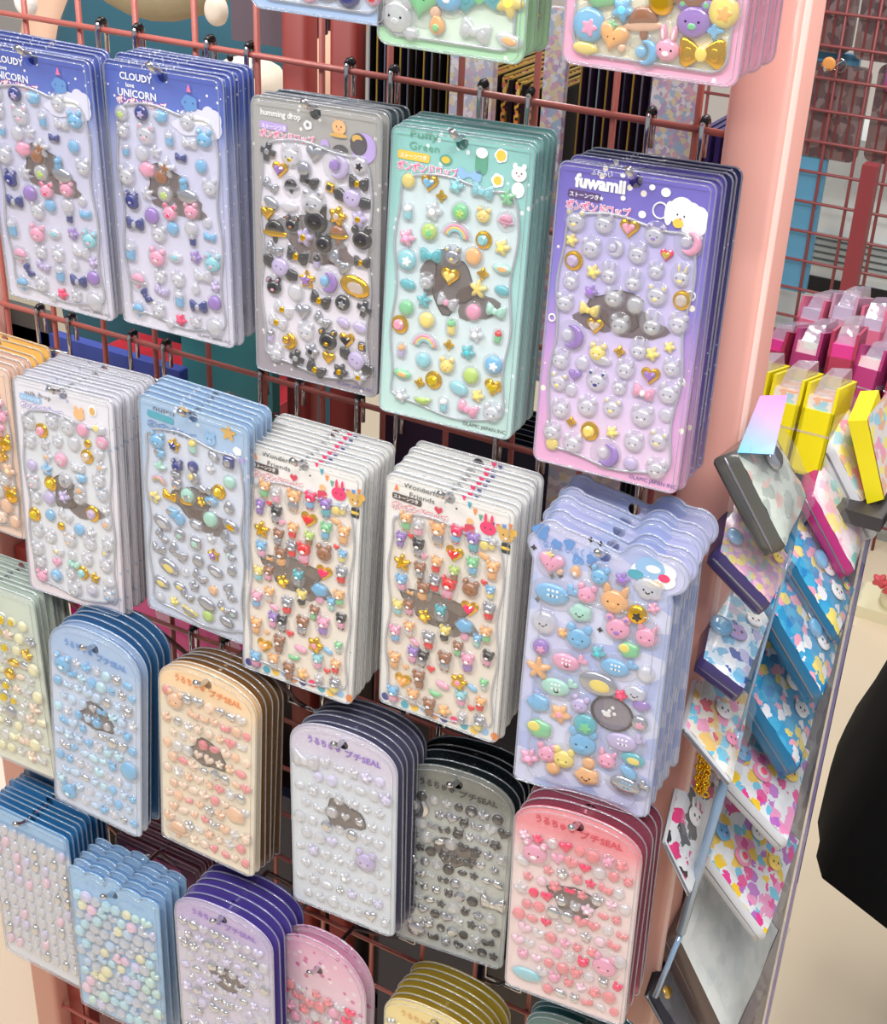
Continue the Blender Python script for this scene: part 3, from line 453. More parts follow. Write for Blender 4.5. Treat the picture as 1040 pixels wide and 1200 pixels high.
def dup(root, keep=('backing_card', 'clear_tray')):
    r = root.copy(); C.objects.link(r)
    for ch in KIDS[root.name]:
        if ch.name.split('.')[0] in keep:
            c = ch.copy(); C.objects.link(c); c.parent = r
    return r
KIDS = {}
MC['window_shade'] = mat('window_shade_tint', (108, 88, 80), 0.15, coat=0.5, spec=0.6, alpha=0.7); MC['window_shade'].name = 'window_shade_tint'  # brown tint puts the dark seen through the card cut-outs into colour
ORD = ['front', 'second', 'third', 'fourth', 'fifth', 'sixth', 'seventh', 'eighth', 'ninth', 'tenth']
M_chrome = mat('hook_chrome', (205, 205, 208), 0.14, metal=1.0)
M_black = mat('hook_black_plastic', (22, 22, 24), 0.25)
def hook(x, z, y_tip, label, ztip=None, zbar=0.0):
    """double-clip wire hook: two clips over the bar, a cross wire, and the long prong"""
    t = empty('display_hook', (x, 0, zbar)); tag(t, label, 'hook', 'chrome wire hooks on the grid')
    for sx in (-1.6, 1.6):
        b = MB(); b.tube([(sx, .42, -1.6), (sx, .42, .25), (sx, .3, .5), (sx, 0, .6), (sx, -.3, .5), (sx, -.42, .2), (sx, -.42, -2.6)], .17, M_chrome, 8)
        o = b.obj('wire_clip', t, True)
        b = MB(); b.tube([(sx, .3, .42), (sx, .1, .62), (sx, -.1, .62), (sx, -.34, .4)], .24, M_black, 8); b.obj('clip_cap', o, True)
    b = MB(); b.tube([(-1.6, -.42, -2.6), (1.6, -.42, -2.6)], .17, M_chrome, 8); b.obj('cross_wire', t, True)
    zt = (ztip-zbar) if ztip is not None else -1
    L = y_tip
    b = MB(); b.tube([(0, -.42, -2.6), (0, -1.5, -2.4+(zt+2.4)*.1), (0, -L*.6, zt+.02), (0, -L, zt+.1), (0, -L-.5, zt+.28), (0, -L-1.0, zt+.75)], .2, M_chrome, 8)
    b.obj('prong', t, True)
    return t

def rnd_grid(u0, u1, v0, v1, nu, nv, jit, inside=None, seed=1):
    rr = random.Random(seed); out = []
    for j in range(nv):
        for i in range(nu):
            u = u0+(u1-u0)*(i+.5+(.25 if j % 2 else -.25))/nu+rr.uniform(-jit, jit); v = v1-(v1-v0)*(j+.5)/nv+rr.uniform(-jit, jit)
            if inside is None or poly_sdf((u, v), inside) > 0.45: out.append((u, v))
    rr.shuffle(out)
    return out

W_RT = (255, 252, 255)
def blob(cx, cz, rx, rz, n=20, seed=0, amp=.16):
    rr = random.Random(seed); ph = [rr.uniform(0, 6.28) for _ in range(3)]
    return [(cx+rx*(1+amp*math.sin(3*a+ph[0])+amp*.6*math.sin(5*a+ph[1]))*math.cos(a), cz+rz*(1+amp*math.sin(3*a+ph[0])+amp*.6*math.sin(5*a+ph[1]))*math.sin(a)) for a in [2*PI*k/n for k in range(n)]]
def local_to_world(pose, u, v, y=0.0):
    c, r = Vector(pose[0]), pose[1]
    Mz = Matrix.Rotation(r[0], 3, 'Z') @ Matrix.Rotation(r[1], 3, 'X') @ Matrix.Rotation(r[2], 3, 'Y')
    return c+Mz @ Vector((u, y, v)), Mz
SPECS = {}
BAR = {}
def stack(key, n, label, group, where, hx, zbar, decorate, outline_fn, mats, inner_fn=None, window=None, hv=None, cover=True, backmat=None, behind=None, pose=None, hooked=True):
    pose = pose or POSES[key]
    (cc, rr, W, H, sh, rise) = pose
    hv = hv if hv is not None else H/2-0.55
    org, Mz = local_to_world(pose, 0, hv)
    top = H/2-hv
    outline = outline_fn(W, H, rise, top); inner = inner_fn(W, H, top) if inner_fn else None
    f = sheet(outline, mats[0], 'sticker_sheet', inner, mats[1] if inner else None, cover, window)
    f.matrix_world = Matrix.Translation((org.x*U, org.y*U, org.z*U+ZB)) @ Mz.to_4x4()
    f.rotation_mode = 'XYZ'
    tag(f, label+', front of '+where, 'sticker sheet', group)
    KIDS[f.name] = [c for c in C.objects if c.parent == f]
    rj = random.Random(hash(key) % 1000 if False else sum(map(ord, key)))
    backroot = None
    for k in range(1, n):
        if backmat and k >= backmat[0]:
            if backroot is None:
                backroot = sheet(outline, backmat[1], 'sticker_sheet', None, None, False); KIDS[backroot.name] = [c for c in C.objects if c.parent == backroot]; o = backroot
            else: o = dup(backroot)
        else: o = dup(f)
        a = k/(n-1)
        jx, jz = rj.uniform(-.12, .12), rj.uniform(-.1, .1)
        o.matrix_world = Matrix.Translation(((org.x+jx)*U, (org.y+sh[0]*a)*U, (org.z+sh[1]*a+jz)*U+ZB)) @ Mz.to_4x4() @ Matrix.Rotation(math.radians(rj.uniform(-.7, .7)), 4, 'Y')
        lb = (backmat[2] if backmat and k >= backmat[0] else label)
        tag(o, '%s, %s from front of %s' % (lb, ORD[k], where), 'sticker sheet', group)
        if behind and k in behind: behind[k](o, W, H, top)
    decorate(f, W, H, top)
    if hooked: hook(hx if hx is not None else org.x, 0, abs(org.y)+0.3, 'chrome wire hook carrying '+where+BAR.get(zbar, ''), org.z+0.2, zbar)
    return f, org

# ================================================================== the display rack
rack = empty('display_rack', (20, 3, -126)); tag(rack, 'pink painted metal gondola rack with wire grid panel facing front', 'display rack')
def rk(o):
    o.parent = rack; o.matrix_parent_inverse = Matrix.Translation((-20*U, -3*U, 126*U-ZB)); o.location.z += ZB; return o
M_pink = mat('pink_paint', (222, 162, 150), 0.5, coat=0.1, bump=0.05, bscale=120)
M_wire = mat('grid_wire_pink', (178, 96, 86), 0.35, coat=0.3)
M_redpost = mat('red_brown_paint', (140, 52, 46), 0.45)
def post(x0, x1, y0, y1, m, name='post'):
    b = MB(); r = .55; P = []
    for cx, cy, a0 in ((x1-r, y0+r, -PI/2), (x1-r, y1-r, 0), (x0+r, y1-r, PI/2), (x0+r, y0+r, PI)):
        for k in range(5): a = a0+PI/2*k/4; P.append((cx+r*math.cos(a), cy+r*math.sin(a)))
    n = len(P); b.add([(p[0], p[1], -126) for p in P]+[(p[0], p[1], 42) for p in P], [(i, (i+1) % n, (i+1) % n+n, i+n) for i in range(n)]+[tuple(range(n, 2*n)), tuple(range(n))[::-1]], m)
    return rk(b.obj(name, None, True))
post(51.9, 55.45, -1.0, 3.2, M_pink); post(-11.6, -8.2, -1.0, 3.2, M_pink)
b = MB(); b.tube([(55.25, -0.45, -126), (55.25, -0.45, 42)], .36, mat('edge_highlight_pink', (240, 200, 190), .5), 8); rk(b.obj('edge_highlight', None, True))  # paler tube paints the lit look of the post's right edge
b = MB(); b.tube([(53.2, -1.01, -25.6), (53.9, -1.03, -25.75), (54.6, -1.01, -25.7)], .05, mat('pink_scuff', (214, 132, 122), .5), 4); rk(b.obj('scuff_mark', None)); b = MB(); b.tube([(54.0, -1.02, -51), (54.4, -1.03, -51.6), (54.1, -1.02, -52.2)], .05, mat('pink_scuff'), 4); rk(b.obj('scuff_mark', None))
for i in range(-1, 11): 
    b = MB(); x = i*5.0; b.tube([(x, .2, -124), (x, .2, 40)], .21, M_wire, 8); rk(b.obj('grid_wire', None, True))
ZW = [37.4, 29.9, 22.4, 14.9, 7.5, 0, -7.5, -15, -22.4]+[-27.4-5*k for k in range(20)]
for z in ZW:
    b = MB(); b.tube([(-9, -.12, z), (52.5, -.12, z)], .21 if z > -30 else .19, M_wire, 8); rk(b.obj('grid_wire', None, True))
post(15.1, 17.3, 9.5, 11.5, M_redpost, 'inner_upright'); post(19.2, 21.4, 9.5, 11.5, M_redpost, 'inner_upright')
b = MB(); b.box((-8, 17, -114), (51.5, 17.6, -46), mat('inner_shade_dark', (58, 34, 34), .5)); rk(b.obj('inner_shade_panel', None))  # dark sheet added to stand in for the shade inside the lower rack
b = MB(); b.box((-11.5, -1, -126), (55.3, 30, -114), M_pink); rk(b.obj('base_plinth', None))
b = MB(); b.box((-8.1, .8, -120), (-6.2, 3, -46), M_redpost); rk(b.obj('upright_side', None))

# ================================================================== printed materials of the hanging sheets
def rectout(r=.55): return lambda W, H, rise, top: rrect(W, H, r, 5, 0, top-H/2)
def inn(mx=.72, mt=2.6, mb=.9, amp=.14): return lambda W, H, top: wavy(W-2*mx, H-mt-mb, 0, top-mt-(H-mt-mb)/2, 1.1, amp)
Z1 = 0.6; Z0 = -17
P_uni = printed('print_blue_cloud_sky', [(0, (232, 228, 240)), (.3, (206, 204, 232)), (.72, (172, 180, 226)), (.84, (92, 118, 205)), (1, (62, 82, 178))], Z0, Z1, (250, 250, 255), .3, 190)
P_unii = printed('print_pale_lilac', [(0, (226, 222, 236)), (.6, (206, 206, 234)), (1, (214, 216, 238))], Z0, Z1)
P_gry = printed('print_warm_grey', [(0, (158, 148, 156)), (1, (172, 170, 166))], Z0, Z1, (235, 232, 230), .35, 150)
P_gryi = printed('print_lilac_white', [(0, (230, 224, 234)), (1, (234, 230, 240))], Z0, Z1)
P_aqu = printed('print_aqua', [(0, (196, 226, 218)), (.5, (170, 216, 212)), (1, (142, 206, 200))], Z0, Z1, (240, 250, 250), .3, 120)
P_aqui = printed('print_pale_aqua', [(0, (212, 226, 228)), (1, (206, 224, 228))], Z0, Z1)
P_pur = printed('print_violet_pink', [(0, (234, 172, 208)), (.35, (206, 156, 216)), (.6, (140, 124, 208)), (1, (104, 92, 192))], Z0, Z1, (250, 240, 225), .3, 90)
P_puri = printed('print_violet_haze', [(0, (234, 204, 228)), (.45, (206, 192, 232)), (1, (176, 176, 226))], Z0, Z1)
P_milk = printed('print_milk_white', [(0, (240, 226, 230)), (1, (232, 230, 238))], Z0, Z1, (180, 190, 220), .35, 120)
P_milki = printed('print_milk_inner', [(0, (228, 228, 232)), (1, (220, 224, 230))], Z0, Z1)
P_nui = printed('print_sky_blue', [(0, (218, 224, 240)), (.6, (196, 210, 236)), (1, (160, 196, 232))], Z0, Z1, (240, 245, 255), .35, 120)
P_nuii = printed('print_ice', [(0, (220, 226, 240)), (1, (216, 224, 242))], Z0, Z1)
P_won = printed('print_cream_white', [(0, (236, 232, 226)), (1, (242, 240, 236))], Z0, Z1, (60, 55, 60), .35, 95, srad=.075)
P_woni = printed('print_cream', [(0, (234, 222, 206)), (1, (238, 230, 222))], Z0, Z1)
P_cld = printed('print_misty_blue', [(0, (216, 218, 242)), (.5, (190, 204, 240)), (1, (184, 208, 242))], Z0, Z1, None, .3, 100, (55, [(176, 188, 232), (204, 206, 240), (188, 200, 238), (214, 218, 244)], 2.0))
P_pk = printed('print_pink_border', [(0, (246, 176, 206)), (1, (246, 176, 206))], Z0, Z1, (255, 245, 250), .3, 150)
P_pki = printed('print_butter', [(0, (244, 236, 198)), (1, (244, 236, 198))], Z0, Z1)
P_gn = printed('print_mint_border', [(0, (178, 226, 184)), (1, (178, 226, 184))], Z0, Z1, (245, 255, 245), .3, 150)
P_gni = printed('print_mint_inner', [(0, (214, 232, 214)), (1, (214, 232, 214))], Z0, Z1)
P_bl = printed('print_blue_border', [(0, (170, 198, 238)), (1, (170, 198, 238))], Z0, Z1)
P_bli = printed('print_blue_inner', [(0, (206, 220, 240)), (1, (206, 220, 240))], Z0, Z1)
def archp(name, a, bb, sp=None, gl=0.0): return printed(name, [(0, bb), (.72, bb), (.86, a), (1, a)], -16, 1.5, sp, .3, 400, glitter=gl)
P_d0 = archp('print_powder_blue', (166, 194, 230), (206, 218, 238)); P_d1 = archp('print_apricot', (250, 216, 170), (242, 228, 204))
P_d2 = archp('print_moonlight', (214, 206, 226), (218, 224, 232), (246, 246, 250)); P_d3 = archp('print_silver_black', (116, 120, 114), (206, 210, 204), (160, 165, 158), .3)
P_d4 = archp('print_rose', (240, 140, 152), (244, 222, 220), (250, 180, 190)); P_e1 = archp('print_lilac_arch', (196, 178, 222), (218, 212, 230), (160, 140, 210))
P_e3 = archp('print_lemon', (246, 222, 150), (246, 234, 190)); P_e0 = printed('print_baby_blue', [(0, (170, 205, 240)), (1, (150, 198, 240))], -16, 1)
P_gl_gry = printed('print_holo_glitter', [(0, (110, 130, 135)), (1, (92, 104, 112))], Z0, Z1, (190, 225, 205), .3, 500, glitter=.6)
P_gl_nvy = printed('print_navy_glitter', [(0, (190, 150, 200)), (.3, (120, 105, 175)), (1, (62, 66, 120))], Z0, Z1, (215, 225, 245), .3, 260, glitter=.5)
P_b_d0 = printed('back_blue_glitter', [(0, (52, 96, 146)), (1, (66, 118, 170))], -16, 1.5, (110, 170, 205), .3, 600, glitter=.5)
P_b_d1 = printed('back_bronze_glitter', [(0, (120, 88, 62)), (1, (150, 112, 74))], -16, 1.5, (205, 170, 110), .3, 600, glitter=.6)
P_b_d2 = printed('back_slate_glitter', [(0, (92, 90, 116)), (1, (104, 102, 132))], -16, 1.5, (160, 160, 190), .3, 800, glitter=.6)
P_b_d3 = printed('back_black', [(0, (34, 40, 44)), (1, (32, 40, 44))], -16, 1.5, (90, 95, 98), .25, 900)
P_b_d4 = printed('back_wine_glitter', [(0, (172, 96, 116)), (1, (168, 86, 108))], -16, 1.5, (225, 150, 165), .3, 800, glitter=.6)
P_b_e1 = printed('back_violet', [(0, (84, 70, 150)), (1, (92, 76, 164))], -16, 1.5, (120, 100, 190), .3, 900)
P_b_e3 = printed('back_gold_glitter', [(0, (176, 150, 52)), (1, (186, 160, 60))], -16, 1.5, (232, 214, 120), .3, 700, glitter=.7)
K = {k: mat('ink_'+k, v, .4) for k, v in dict(white=(252, 252, 252), black=(30, 28, 34), pink=(244, 120, 170), red=(222, 48, 84), green=(96, 170, 140), cloud=(226, 226, 246), purple=(84, 50, 120), lilac=(190, 165, 228), yellow=(250, 205, 60), blue=(96, 150, 215), brown=(80, 60, 55), gold=(222, 176, 90), peach=(252, 190, 130), grey=(150, 150, 158), skyblue=(150, 195, 236), darkgrey=(84, 78, 84), rose=(232, 92, 112), hotpink=(240, 40, 110), teal=(70, 170, 190), orange=(240, 140, 60), navy=(52, 60, 140), violet=(150, 110, 205)).items()}
def dot(parent, u, v, pts, m, lift=.04, name='printed_picture', th=.0):
    b = MB(); b.plate([(p[0]+u, p[1]+v) for p in pts], -lift-.01, -lift, m, back=False); return b.obj(name, host(parent))
def band(parent, u, v, w, h, m, ang=-1.5, name='printed_band'):
    c, s = math.cos(math.radians(ang)), math.sin(math.radians(ang))
    return dot(parent, u, v, [(x*c-z*s, x*s+z*c) for x, z in rrect(w, h, h*.3, 3, w/2, h/2)], m, .035, name)
def picture(parent, u, v, comps, lift=.05):
    """a small flat printed drawing made of simple shapes: (shape, u, v, width, height, ink)"""
    b = MB()
    for k, (P, du, dv, w, h, m) in enumerate(comps):
        b.plate(xf(P, w, h, u+du, v+dv), -lift-.012*(k+1), 0, K[m], back=False)
    return b.obj('printed_picture', host(parent))
FACE = lambda col, ear=CI, nose='pink': [(ear, -.28, .42, .3, .36, col), (ear, .28, .42, .3, .36, col), (CI, 0, 0, .95, .85, col), (CI, -.16, .04, .09, .1, 'black'), (CI, .16, .04, .09, .1, 'black'), (CI, 0, -.1, .12, .08, nose)]
def placed(parent, key):
    for e in STICK[key].split(';'):
        u, v, sh, sz, col, rot = e.split(','); P = POSES[key]; hv = P[3]/2-.55
        stick(parent, sh, col, float(u), float(v)-hv, float(sz)*(1.14 if key == 'C4' else 1), float(rot)+random.uniform(-6, 6))
def window(parent, shapes):
    b = MB()
    for k, P in enumerate(shapes): b.plate(P, -.055-.006*k, 0, MC['window_shade'], back=False)
    b.tube([(p[0], -.06, p[1]) for p in shapes[0]], .03, mat('window_edge', (60, 52, 52), .3), 5, closed=True)
    return b.obj('shaded_window', host(parent))
DROP = 'ボンボンドロップ'
# ------------------------------------------------------------------ upper bar: B row
def deco_uni(f, W, H, top, key='B1'):
    text('CLOUDY', -3.35, -.55, .62, K['white'], f); text('love', -2.9, -1.0, .4, K['white'], f); text('UNICORN', -3.6, -1.6, .66, K['white'], f)
    text(DROP, -3.7, -2.08, .52, K['white'], f, width=3.9, outline=K['pink'])
    picture(f, 2.2, -1.5, [(CL, .5, -.9, 3.6, 1.9, 'cloud'), (CL, 1.3, -.9, 2.2, 2.6, 'cloud'), (CL, -.4, -1.3, 3.0, 1.4, 'cloud'), (CL, .4, -.8, 2.2, .7, 'white'), (CL, -.2, .15, 1.5, 1.25, 'blue'), (TRI, -.2, 1.0, 1.3, 1.6, 'pink'), (CI, -.5, .2, .1, .1, 'navy'), (CI, .1, .2, .1, .1, 'navy')])
    window(f, [xf(blob(0, 0, 1.5, 1.1, seed=4), 1, 1, -.3, -6.6), xf(blob(0, 0, 2.0, .75, seed=5), 1, 1, .9, -8.0)])
    for e in STICK['B1'].split(';'):
        u, v, sh, sz, col, rot = e.split(','); stick(f, sh, col, float(u), float(v)-8.25, float(sz), float(rot)+random.uniform(-6, 6))
    text('©LAMC JAPAN INC.', 1.6, top-H+.3, .32, K['darkgrey'], f, name='printed_maker_line')
where = {k: v for k, v in dict(B0='the upper bar\'s leftmost stack', B1='the stack left of the grey cards', B2='the grey stack', B3='the aqua stack', B4='the violet stack').items()}
stack('B0', 5, 'blue unicorn cloud sticker sheet', 'blue unicorn cloud sheets', where['B0'], None, 0, deco_uni, rectout(), (P_uni, P_unii), inn())
stack('B1', 6, 'blue unicorn cloud sticker sheet', 'blue unicorn cloud sheets', where['B1'], None, 0, deco_uni, rectout(), (P_uni, P_unii), inn())
def deco_gry(f, W, H, top):
    text('humming drop', -3.9, -.55, .5, K['white'], f, width=2.9)
    band(f, -4.0, -1.35, 2.0, .45, K['lilac']); text('ストーンつき', -3.85, -1.3, .3, K['white'], f, name='printed_subtitle')
    text(DROP, -4.0, -1.85, .55, K['pink'], f, width=4.0, outline=K['white'])
    picture(f, 1.7, -.6, FACE('peach', TRI, 'rose')+[(CI, 0, -.45, 1.2, .25, 'gold')])
    picture(f, 3.4, -1.6, [(CI, 0, 0, 1.7, 1.8, 'lilac'), (CI, -.35, .2, 1.2, 1.3, 'darkgrey'), (CI, -.45, .5, .7, .5, 'gold'), (CI, -.3, .05, .9, .9, 'darkgrey')])
    picture(f, 1.8, -1.9, [(HD, 0, 0, 1.2, 1.1, 'darkgrey'), (rrect(1, .3, .1), .1, -.6, 1.1, 1, 'white')]); picture(f, .7, -1.8, [(CI, 0, 0, .6, .8, 'lilac'), (CI, 0, -.2, .6, .5, 'grey')])
    picture(f, -.5, -.75, [(CL, 0, 0, .75, .7, 'white'), (CI, 0, 0, .25, .25, 'grey')])
    window(f, [blob(-.2, -7.5, 2.3, 1.5, seed=2), blob(1.6, -8.3, 1.2, .8, seed=9)])
    placed(f, 'B2'); text('©LAMC JAPAN INC.', 1.6, top-H+.35, .32, K['navy'], f, name='printed_maker_line')
stack('B2', 6, 'grey sticker sheet with black bows', 'grey sheets on the upper bar', where['B2'], None, 0, deco_gry, rectout(), (P_gry, P_gryi), inn(.7, 2.5, .9), backmat=(2, P_gl_gry, 'slate glitter sticker sheet'))
def deco_aqu(f, W, H, top):
    text('Puffy', -3.4, -.05, .62, K['green'], f, width=1.9); text('Green', -3.4, -.72, .62, K['green'], f, width=2.0)
    band(f, -4.1, -1.35, 2.1, .5, K['yellow']); text('ストーンつき', -3.95, -1.25, .3, K['white'], f, name='printed_subtitle')
    text(DROP, -4.1, -1.95, .58, K['pink'], f, width=4.0, outline=K['white'])
    picture(f, -.95, -1.05, [(CI, 0, 0, .8, .6, 'green'), (CI, 0, 0, .55, .38, 'yellow')])
    picture(f, 1.3, -.9, [(rrect(1, 1, .3), 0, 0, .75, 1.3, 'green'), (CI, 0, .55, .75, .6, 'white')]); picture(f, 2.5, -.35, [(CL, 0, 0, 1.0, 1.0, 'white'), (CI, 0, 0, .6, .6, 'yellow')])
    picture(f, 2.4, -1.75, [(CL, 0, 0, 1.0, 1.0, 'white'), (CI, 0, 0, .5, .5, 'yellow')]); picture(f, .6, -1.7, [(BOW, 0, 0, 1.6, 1.2, 'skyblue')])
    picture(f, 3.7, -1.2, [(CI, 0, -.9, .8, .9, 'white')]+FACE('white', CI, 'pink'))
    window(f, [blob(-.1, -8.1, 1.3, 1.8, seed=3), blob(1.6, -9.1, 1.4, 1.0, seed=8), blob(-1.3, -8.0, .9, 1.0, seed=1)])
    placed(f, 'B3'); text('©LAMC JAPAN INC.', 1.3, top-H+.35, .34, K['black'], f, name='printed_maker_line')
stack('B3', 6, 'aqua sticker sheet with gold gems', 'aqua sheets on the upper bar', where['B3'], None, 0, deco_aqu, rectout(), (P_aqu, P_aqui), inn(.75, 2.7, .9))
def deco_pur(f, W, H, top):
    text('ふわみい', -2.6, -.0, .32, K['white'], f, name='printed_subtitle'); text('fuwamii', -3.5, -.75, .98, K['white'], f, width=3.0, outline=K['white'])
    band(f, -3.9, -1.4, 2.0, .48, K['purple']); text('ストーンつき★', -3.8, -1.3, .3, K['white'], f, name='printed_subtitle')
    text(DROP, -3.95, -2.0, .6, K['pink'], f, width=3.9, outline=K['white'])
    picture(f, 3.0, -1.5, [(CL, .5, -.1, 2.1, 2.3, 'white'), (CI, -.9, .1, .5, 1.3, 'white'), (CI, -.2, .3, 1.5, 1.5, 'white'), (CI, -.4, .1, .1, .12, 'black'), (CI, 0, .05, .1, .12, 'black'), (CI, -.3, -.35, .6, .5, 'yellow'), (CI, -.2, -.1, .15, .1, 'pink')])
    for u, v, r in ((1.0, -.2, .35), (1.8, -.35, .55), (-.6, -1.0, .3), (.6, -1.7, .45), (-.75, .2, .3)): picture(f, u, v, [(CI, 0, 0, r, r*.9, 'white')])
    for u, v, r in ((1.6, -1.35, .42), (3.9, -5.6, .25), (-4.15, -8.3, .2), (4.0, -10.4, .18)):
        b = MB(); b.tube([(q[0]+u, -.05, q[1]+v) for q in circ(r, 18)], .05, K['white'], 4, closed=True); b.obj('printed_bubble', host(f))
    window(f, [blob(-.2, -7.1, 1.5, 1.1, seed=6), blob(1.2, -7.8, 1.5, .8, seed=7), blob(-1.6, -7.9, 1.1, .7, seed=5)])
    placed(f, 'B4'); text('©LAMC JAPAN INC.', 1.6, top-H+.35, .34, K['navy'], f, name='printed_maker_line')
stack('B4', 6, 'violet sticker sheet with clear animals', 'violet sheets on the upper bar', where['B4'], None, 0, deco_pur, rectout(), (P_pur, P_puri), inn(.72, 2.7, .9), backmat=(3, P_gl_nvy, 'navy glitter sticker sheet'))
# ------------------------------------------------------------------ top row, only the lower ends in view
def mk_top(pose, n, label, where_, mats, items, seed, behind_items=0):
    def deco(f, W, H, top):
        for (u, v, sh, sz, col) in items: stick(f, sh, col, u, v-H/2+.55+H/2-(H-top) if False else v+(top-H/2), sz, random.uniform(-12, 12))
        for (u, v) in rnd_grid(-3.4, 3.4, top-H*.62, top-2.6, 4, 5, .1, None, seed): stick(f, random.Random(u).choice(['bear', 'heart', 'flower', 'circle']), random.Random(v).choice(['pnk', 'blu', 'yel', 'clr', 'grn']), u, v, 1.9)
    def beh(o, W, H, top):
        for k in range(behind_items): stick(o, ['flower', 'circle', 'bear', 'drop'][k % 4], ['yel', 'gld', 'grn', 'org'][k % 4], W/2-1.3, top-H+1.9+1.9*k, 1.4)
    return stack(None, n, label, label.split(' ')[0]+' sheets at the top edge', where_, None, 22.4, deco, lambda W, H, r_, t: rrect(W, H, .7, 5, 0, t-H/2), mats, lambda W, H, top: rrect(W-1.3, H-1.5, .8, 6, 0, top-H/2-.1), behind={k: beh for k in range(1, n)} if behind_items else None, pose=pose)
POSES_A = {}
import builtins
_stack = stack
def stack(key, *a, **k):
    return _stack(key or 'top', *a, **k)
A1i = [(-1.7, -6.1, 'strawberry', 2.3, 'grn+lim'), (-.05, -5.7, 'bear', 2.0, 'blu+wht'), (1.8, -5.6, 'bow', 2.5, 'teal+grn'), (3.5, -5.7, 'flower', 1.6, 'yel'), (-3.2, -7.1, 'bear', 2.1, 'clr'), (-.7, -7.4, 'drop', 1.2, 'org+grn'), (-3.3, -4.6, 'circle', 1.4, 'lim+wht'), (3.6, -7.6, 'bean', 1.4, 'clr+org'), (-2.3, -8.0, 'cloud', 1.0, 'clr'), (1.6, -7.4, 'bow', 1.6, 'clr')]
A2i = [(-2.7, -5.3, 'cloud', 1.9, 'grn+pnk'), (-3.2, -6.8, 'circle', 1.7, 'blu+pnk'), (-1.9, -7.2, 'strawberry', 1.5, 'org+grn'), (-1.5, -5.9, 'flower', 1.2, 'blu'), (-.4, -6.4, 'hat', 1.9, 'brn+pch'), (2.1, -5.9, 'bear', 1.9, 'pur+grn'), (.95, -7.2, 'bunny', 1.6, 'pnk+wht'), (2.7, -7.4, 'bow', 2.1, 'gld+yel'), (3.5, -5.4, 'circle', 1.5, 'yel+org'), (3.2, -6.3, 'spark', .9, 'blu'), (1.6, -4.6, 'oval', 2.4, 'brn+gry'), (-.2, -7.7, 'moon', 1.3, 'blu'), (-3.3, -7.9, 'bean', 1.2, 'yel'), (.4, -5.3, 'circle', 1.3, 'gld')]
A0i = [(-2.4, -7.4, 'oval', 1.5, 'blu+wht'), (-.6, -7.5, 'circle', 1.2, 'pnk'), (.6, -7.4, 'bean', 1.5, 'red+yel'), (2.0, -7.3, 'circle', 1.5, 'nvy'), (3.6, -7.2, 'drop', 1.5, 'pnk+red')]
mk_top(([30.3, -8, 13.4], [0, 0, 0], 9.2, 17.6, [2.5, .2], 0), 3, 'blue framed sticker sheet', 'the stack above the grey cards', (P_bl, P_bli), A0i, 1)
mk_top(([38.6, -8, 12.5], [0, 0, 0], 9.0, 17.6, [3.0, .2], 0), 3, 'mint green framed sticker sheet', 'the stack above the aqua cards', (P_gn, P_gni), A1i, 2, 4)
mk_top(([50.7, -10, 13.4], [0, 0, 0], 9.25, 17.6, [5.6, .1], 0), 4, 'pink framed butter yellow sticker sheet', 'the stack above the violet cards', (P_pk, P_pki), A2i, 3, 4)
# ------------------------------------------------------------------ middle bar: C row
def deco_milk(f, W, H, top):
    text('milk drop', -3.5, -.7, .48, K['darkgrey'], f, width=2.4); band(f, -4.0, -1.15, 2.0, .46, K['skyblue']); text('ストーンつき', -3.9, -1.07, .3, K['white'], f, name='printed_subtitle')
    text(DROP, -3.95, -1.75, .52, K['white'], f, width=3.9, outline=K['violet'])
    picture(f, 1.4, -1.2, FACE('peach', CI, 'rose')[:3]); picture(f, 2.6, -.7, [(DR, 0, 0, 1.1, 1.1, 'white'), (CI, 0, 0, .5, .6, 'gold')])
    window(f, [blob(-.2, -7.6, 1.3, 1.3, seed=4), blob(1.4, -8.6, 1.6, .7, seed=3)])
    placed(f, 'C0')
def deco_nui(f, W, H, top):
    text('nuiru', -3.3, -.38, .5, K['darkgrey'], f, width=1.8); band(f, -3.8, -1.0, 2.2, .5, K['teal']); text(DROP, -3.8, -1.7, .54, K['skyblue'], f, width=4.1, outline=K['navy'])
    picture(f, 1.4, -1.2, FACE('skyblue', CI, 'white')); picture(f, 2.9, -.3, [(ST, 0, 0, 1.3, 1.2, 'gold')]); picture(f, 3.6, -1.4, [(CL, 0, 0, .9, .8, 'white')]); picture(f, 3.7, -2.0, [(BOW, 0, 0, 1, .7, 'lilac')])
    picture(f, -.7, .3, [(ST, 0, 0, .8, .8, 'gold')])
    window(f, [blob(-.1, -6.6, 1.6, 1.3, seed=6), blob(1.2, -7.6, 1.6, .9, seed=2)])
    placed(f, 'C1')
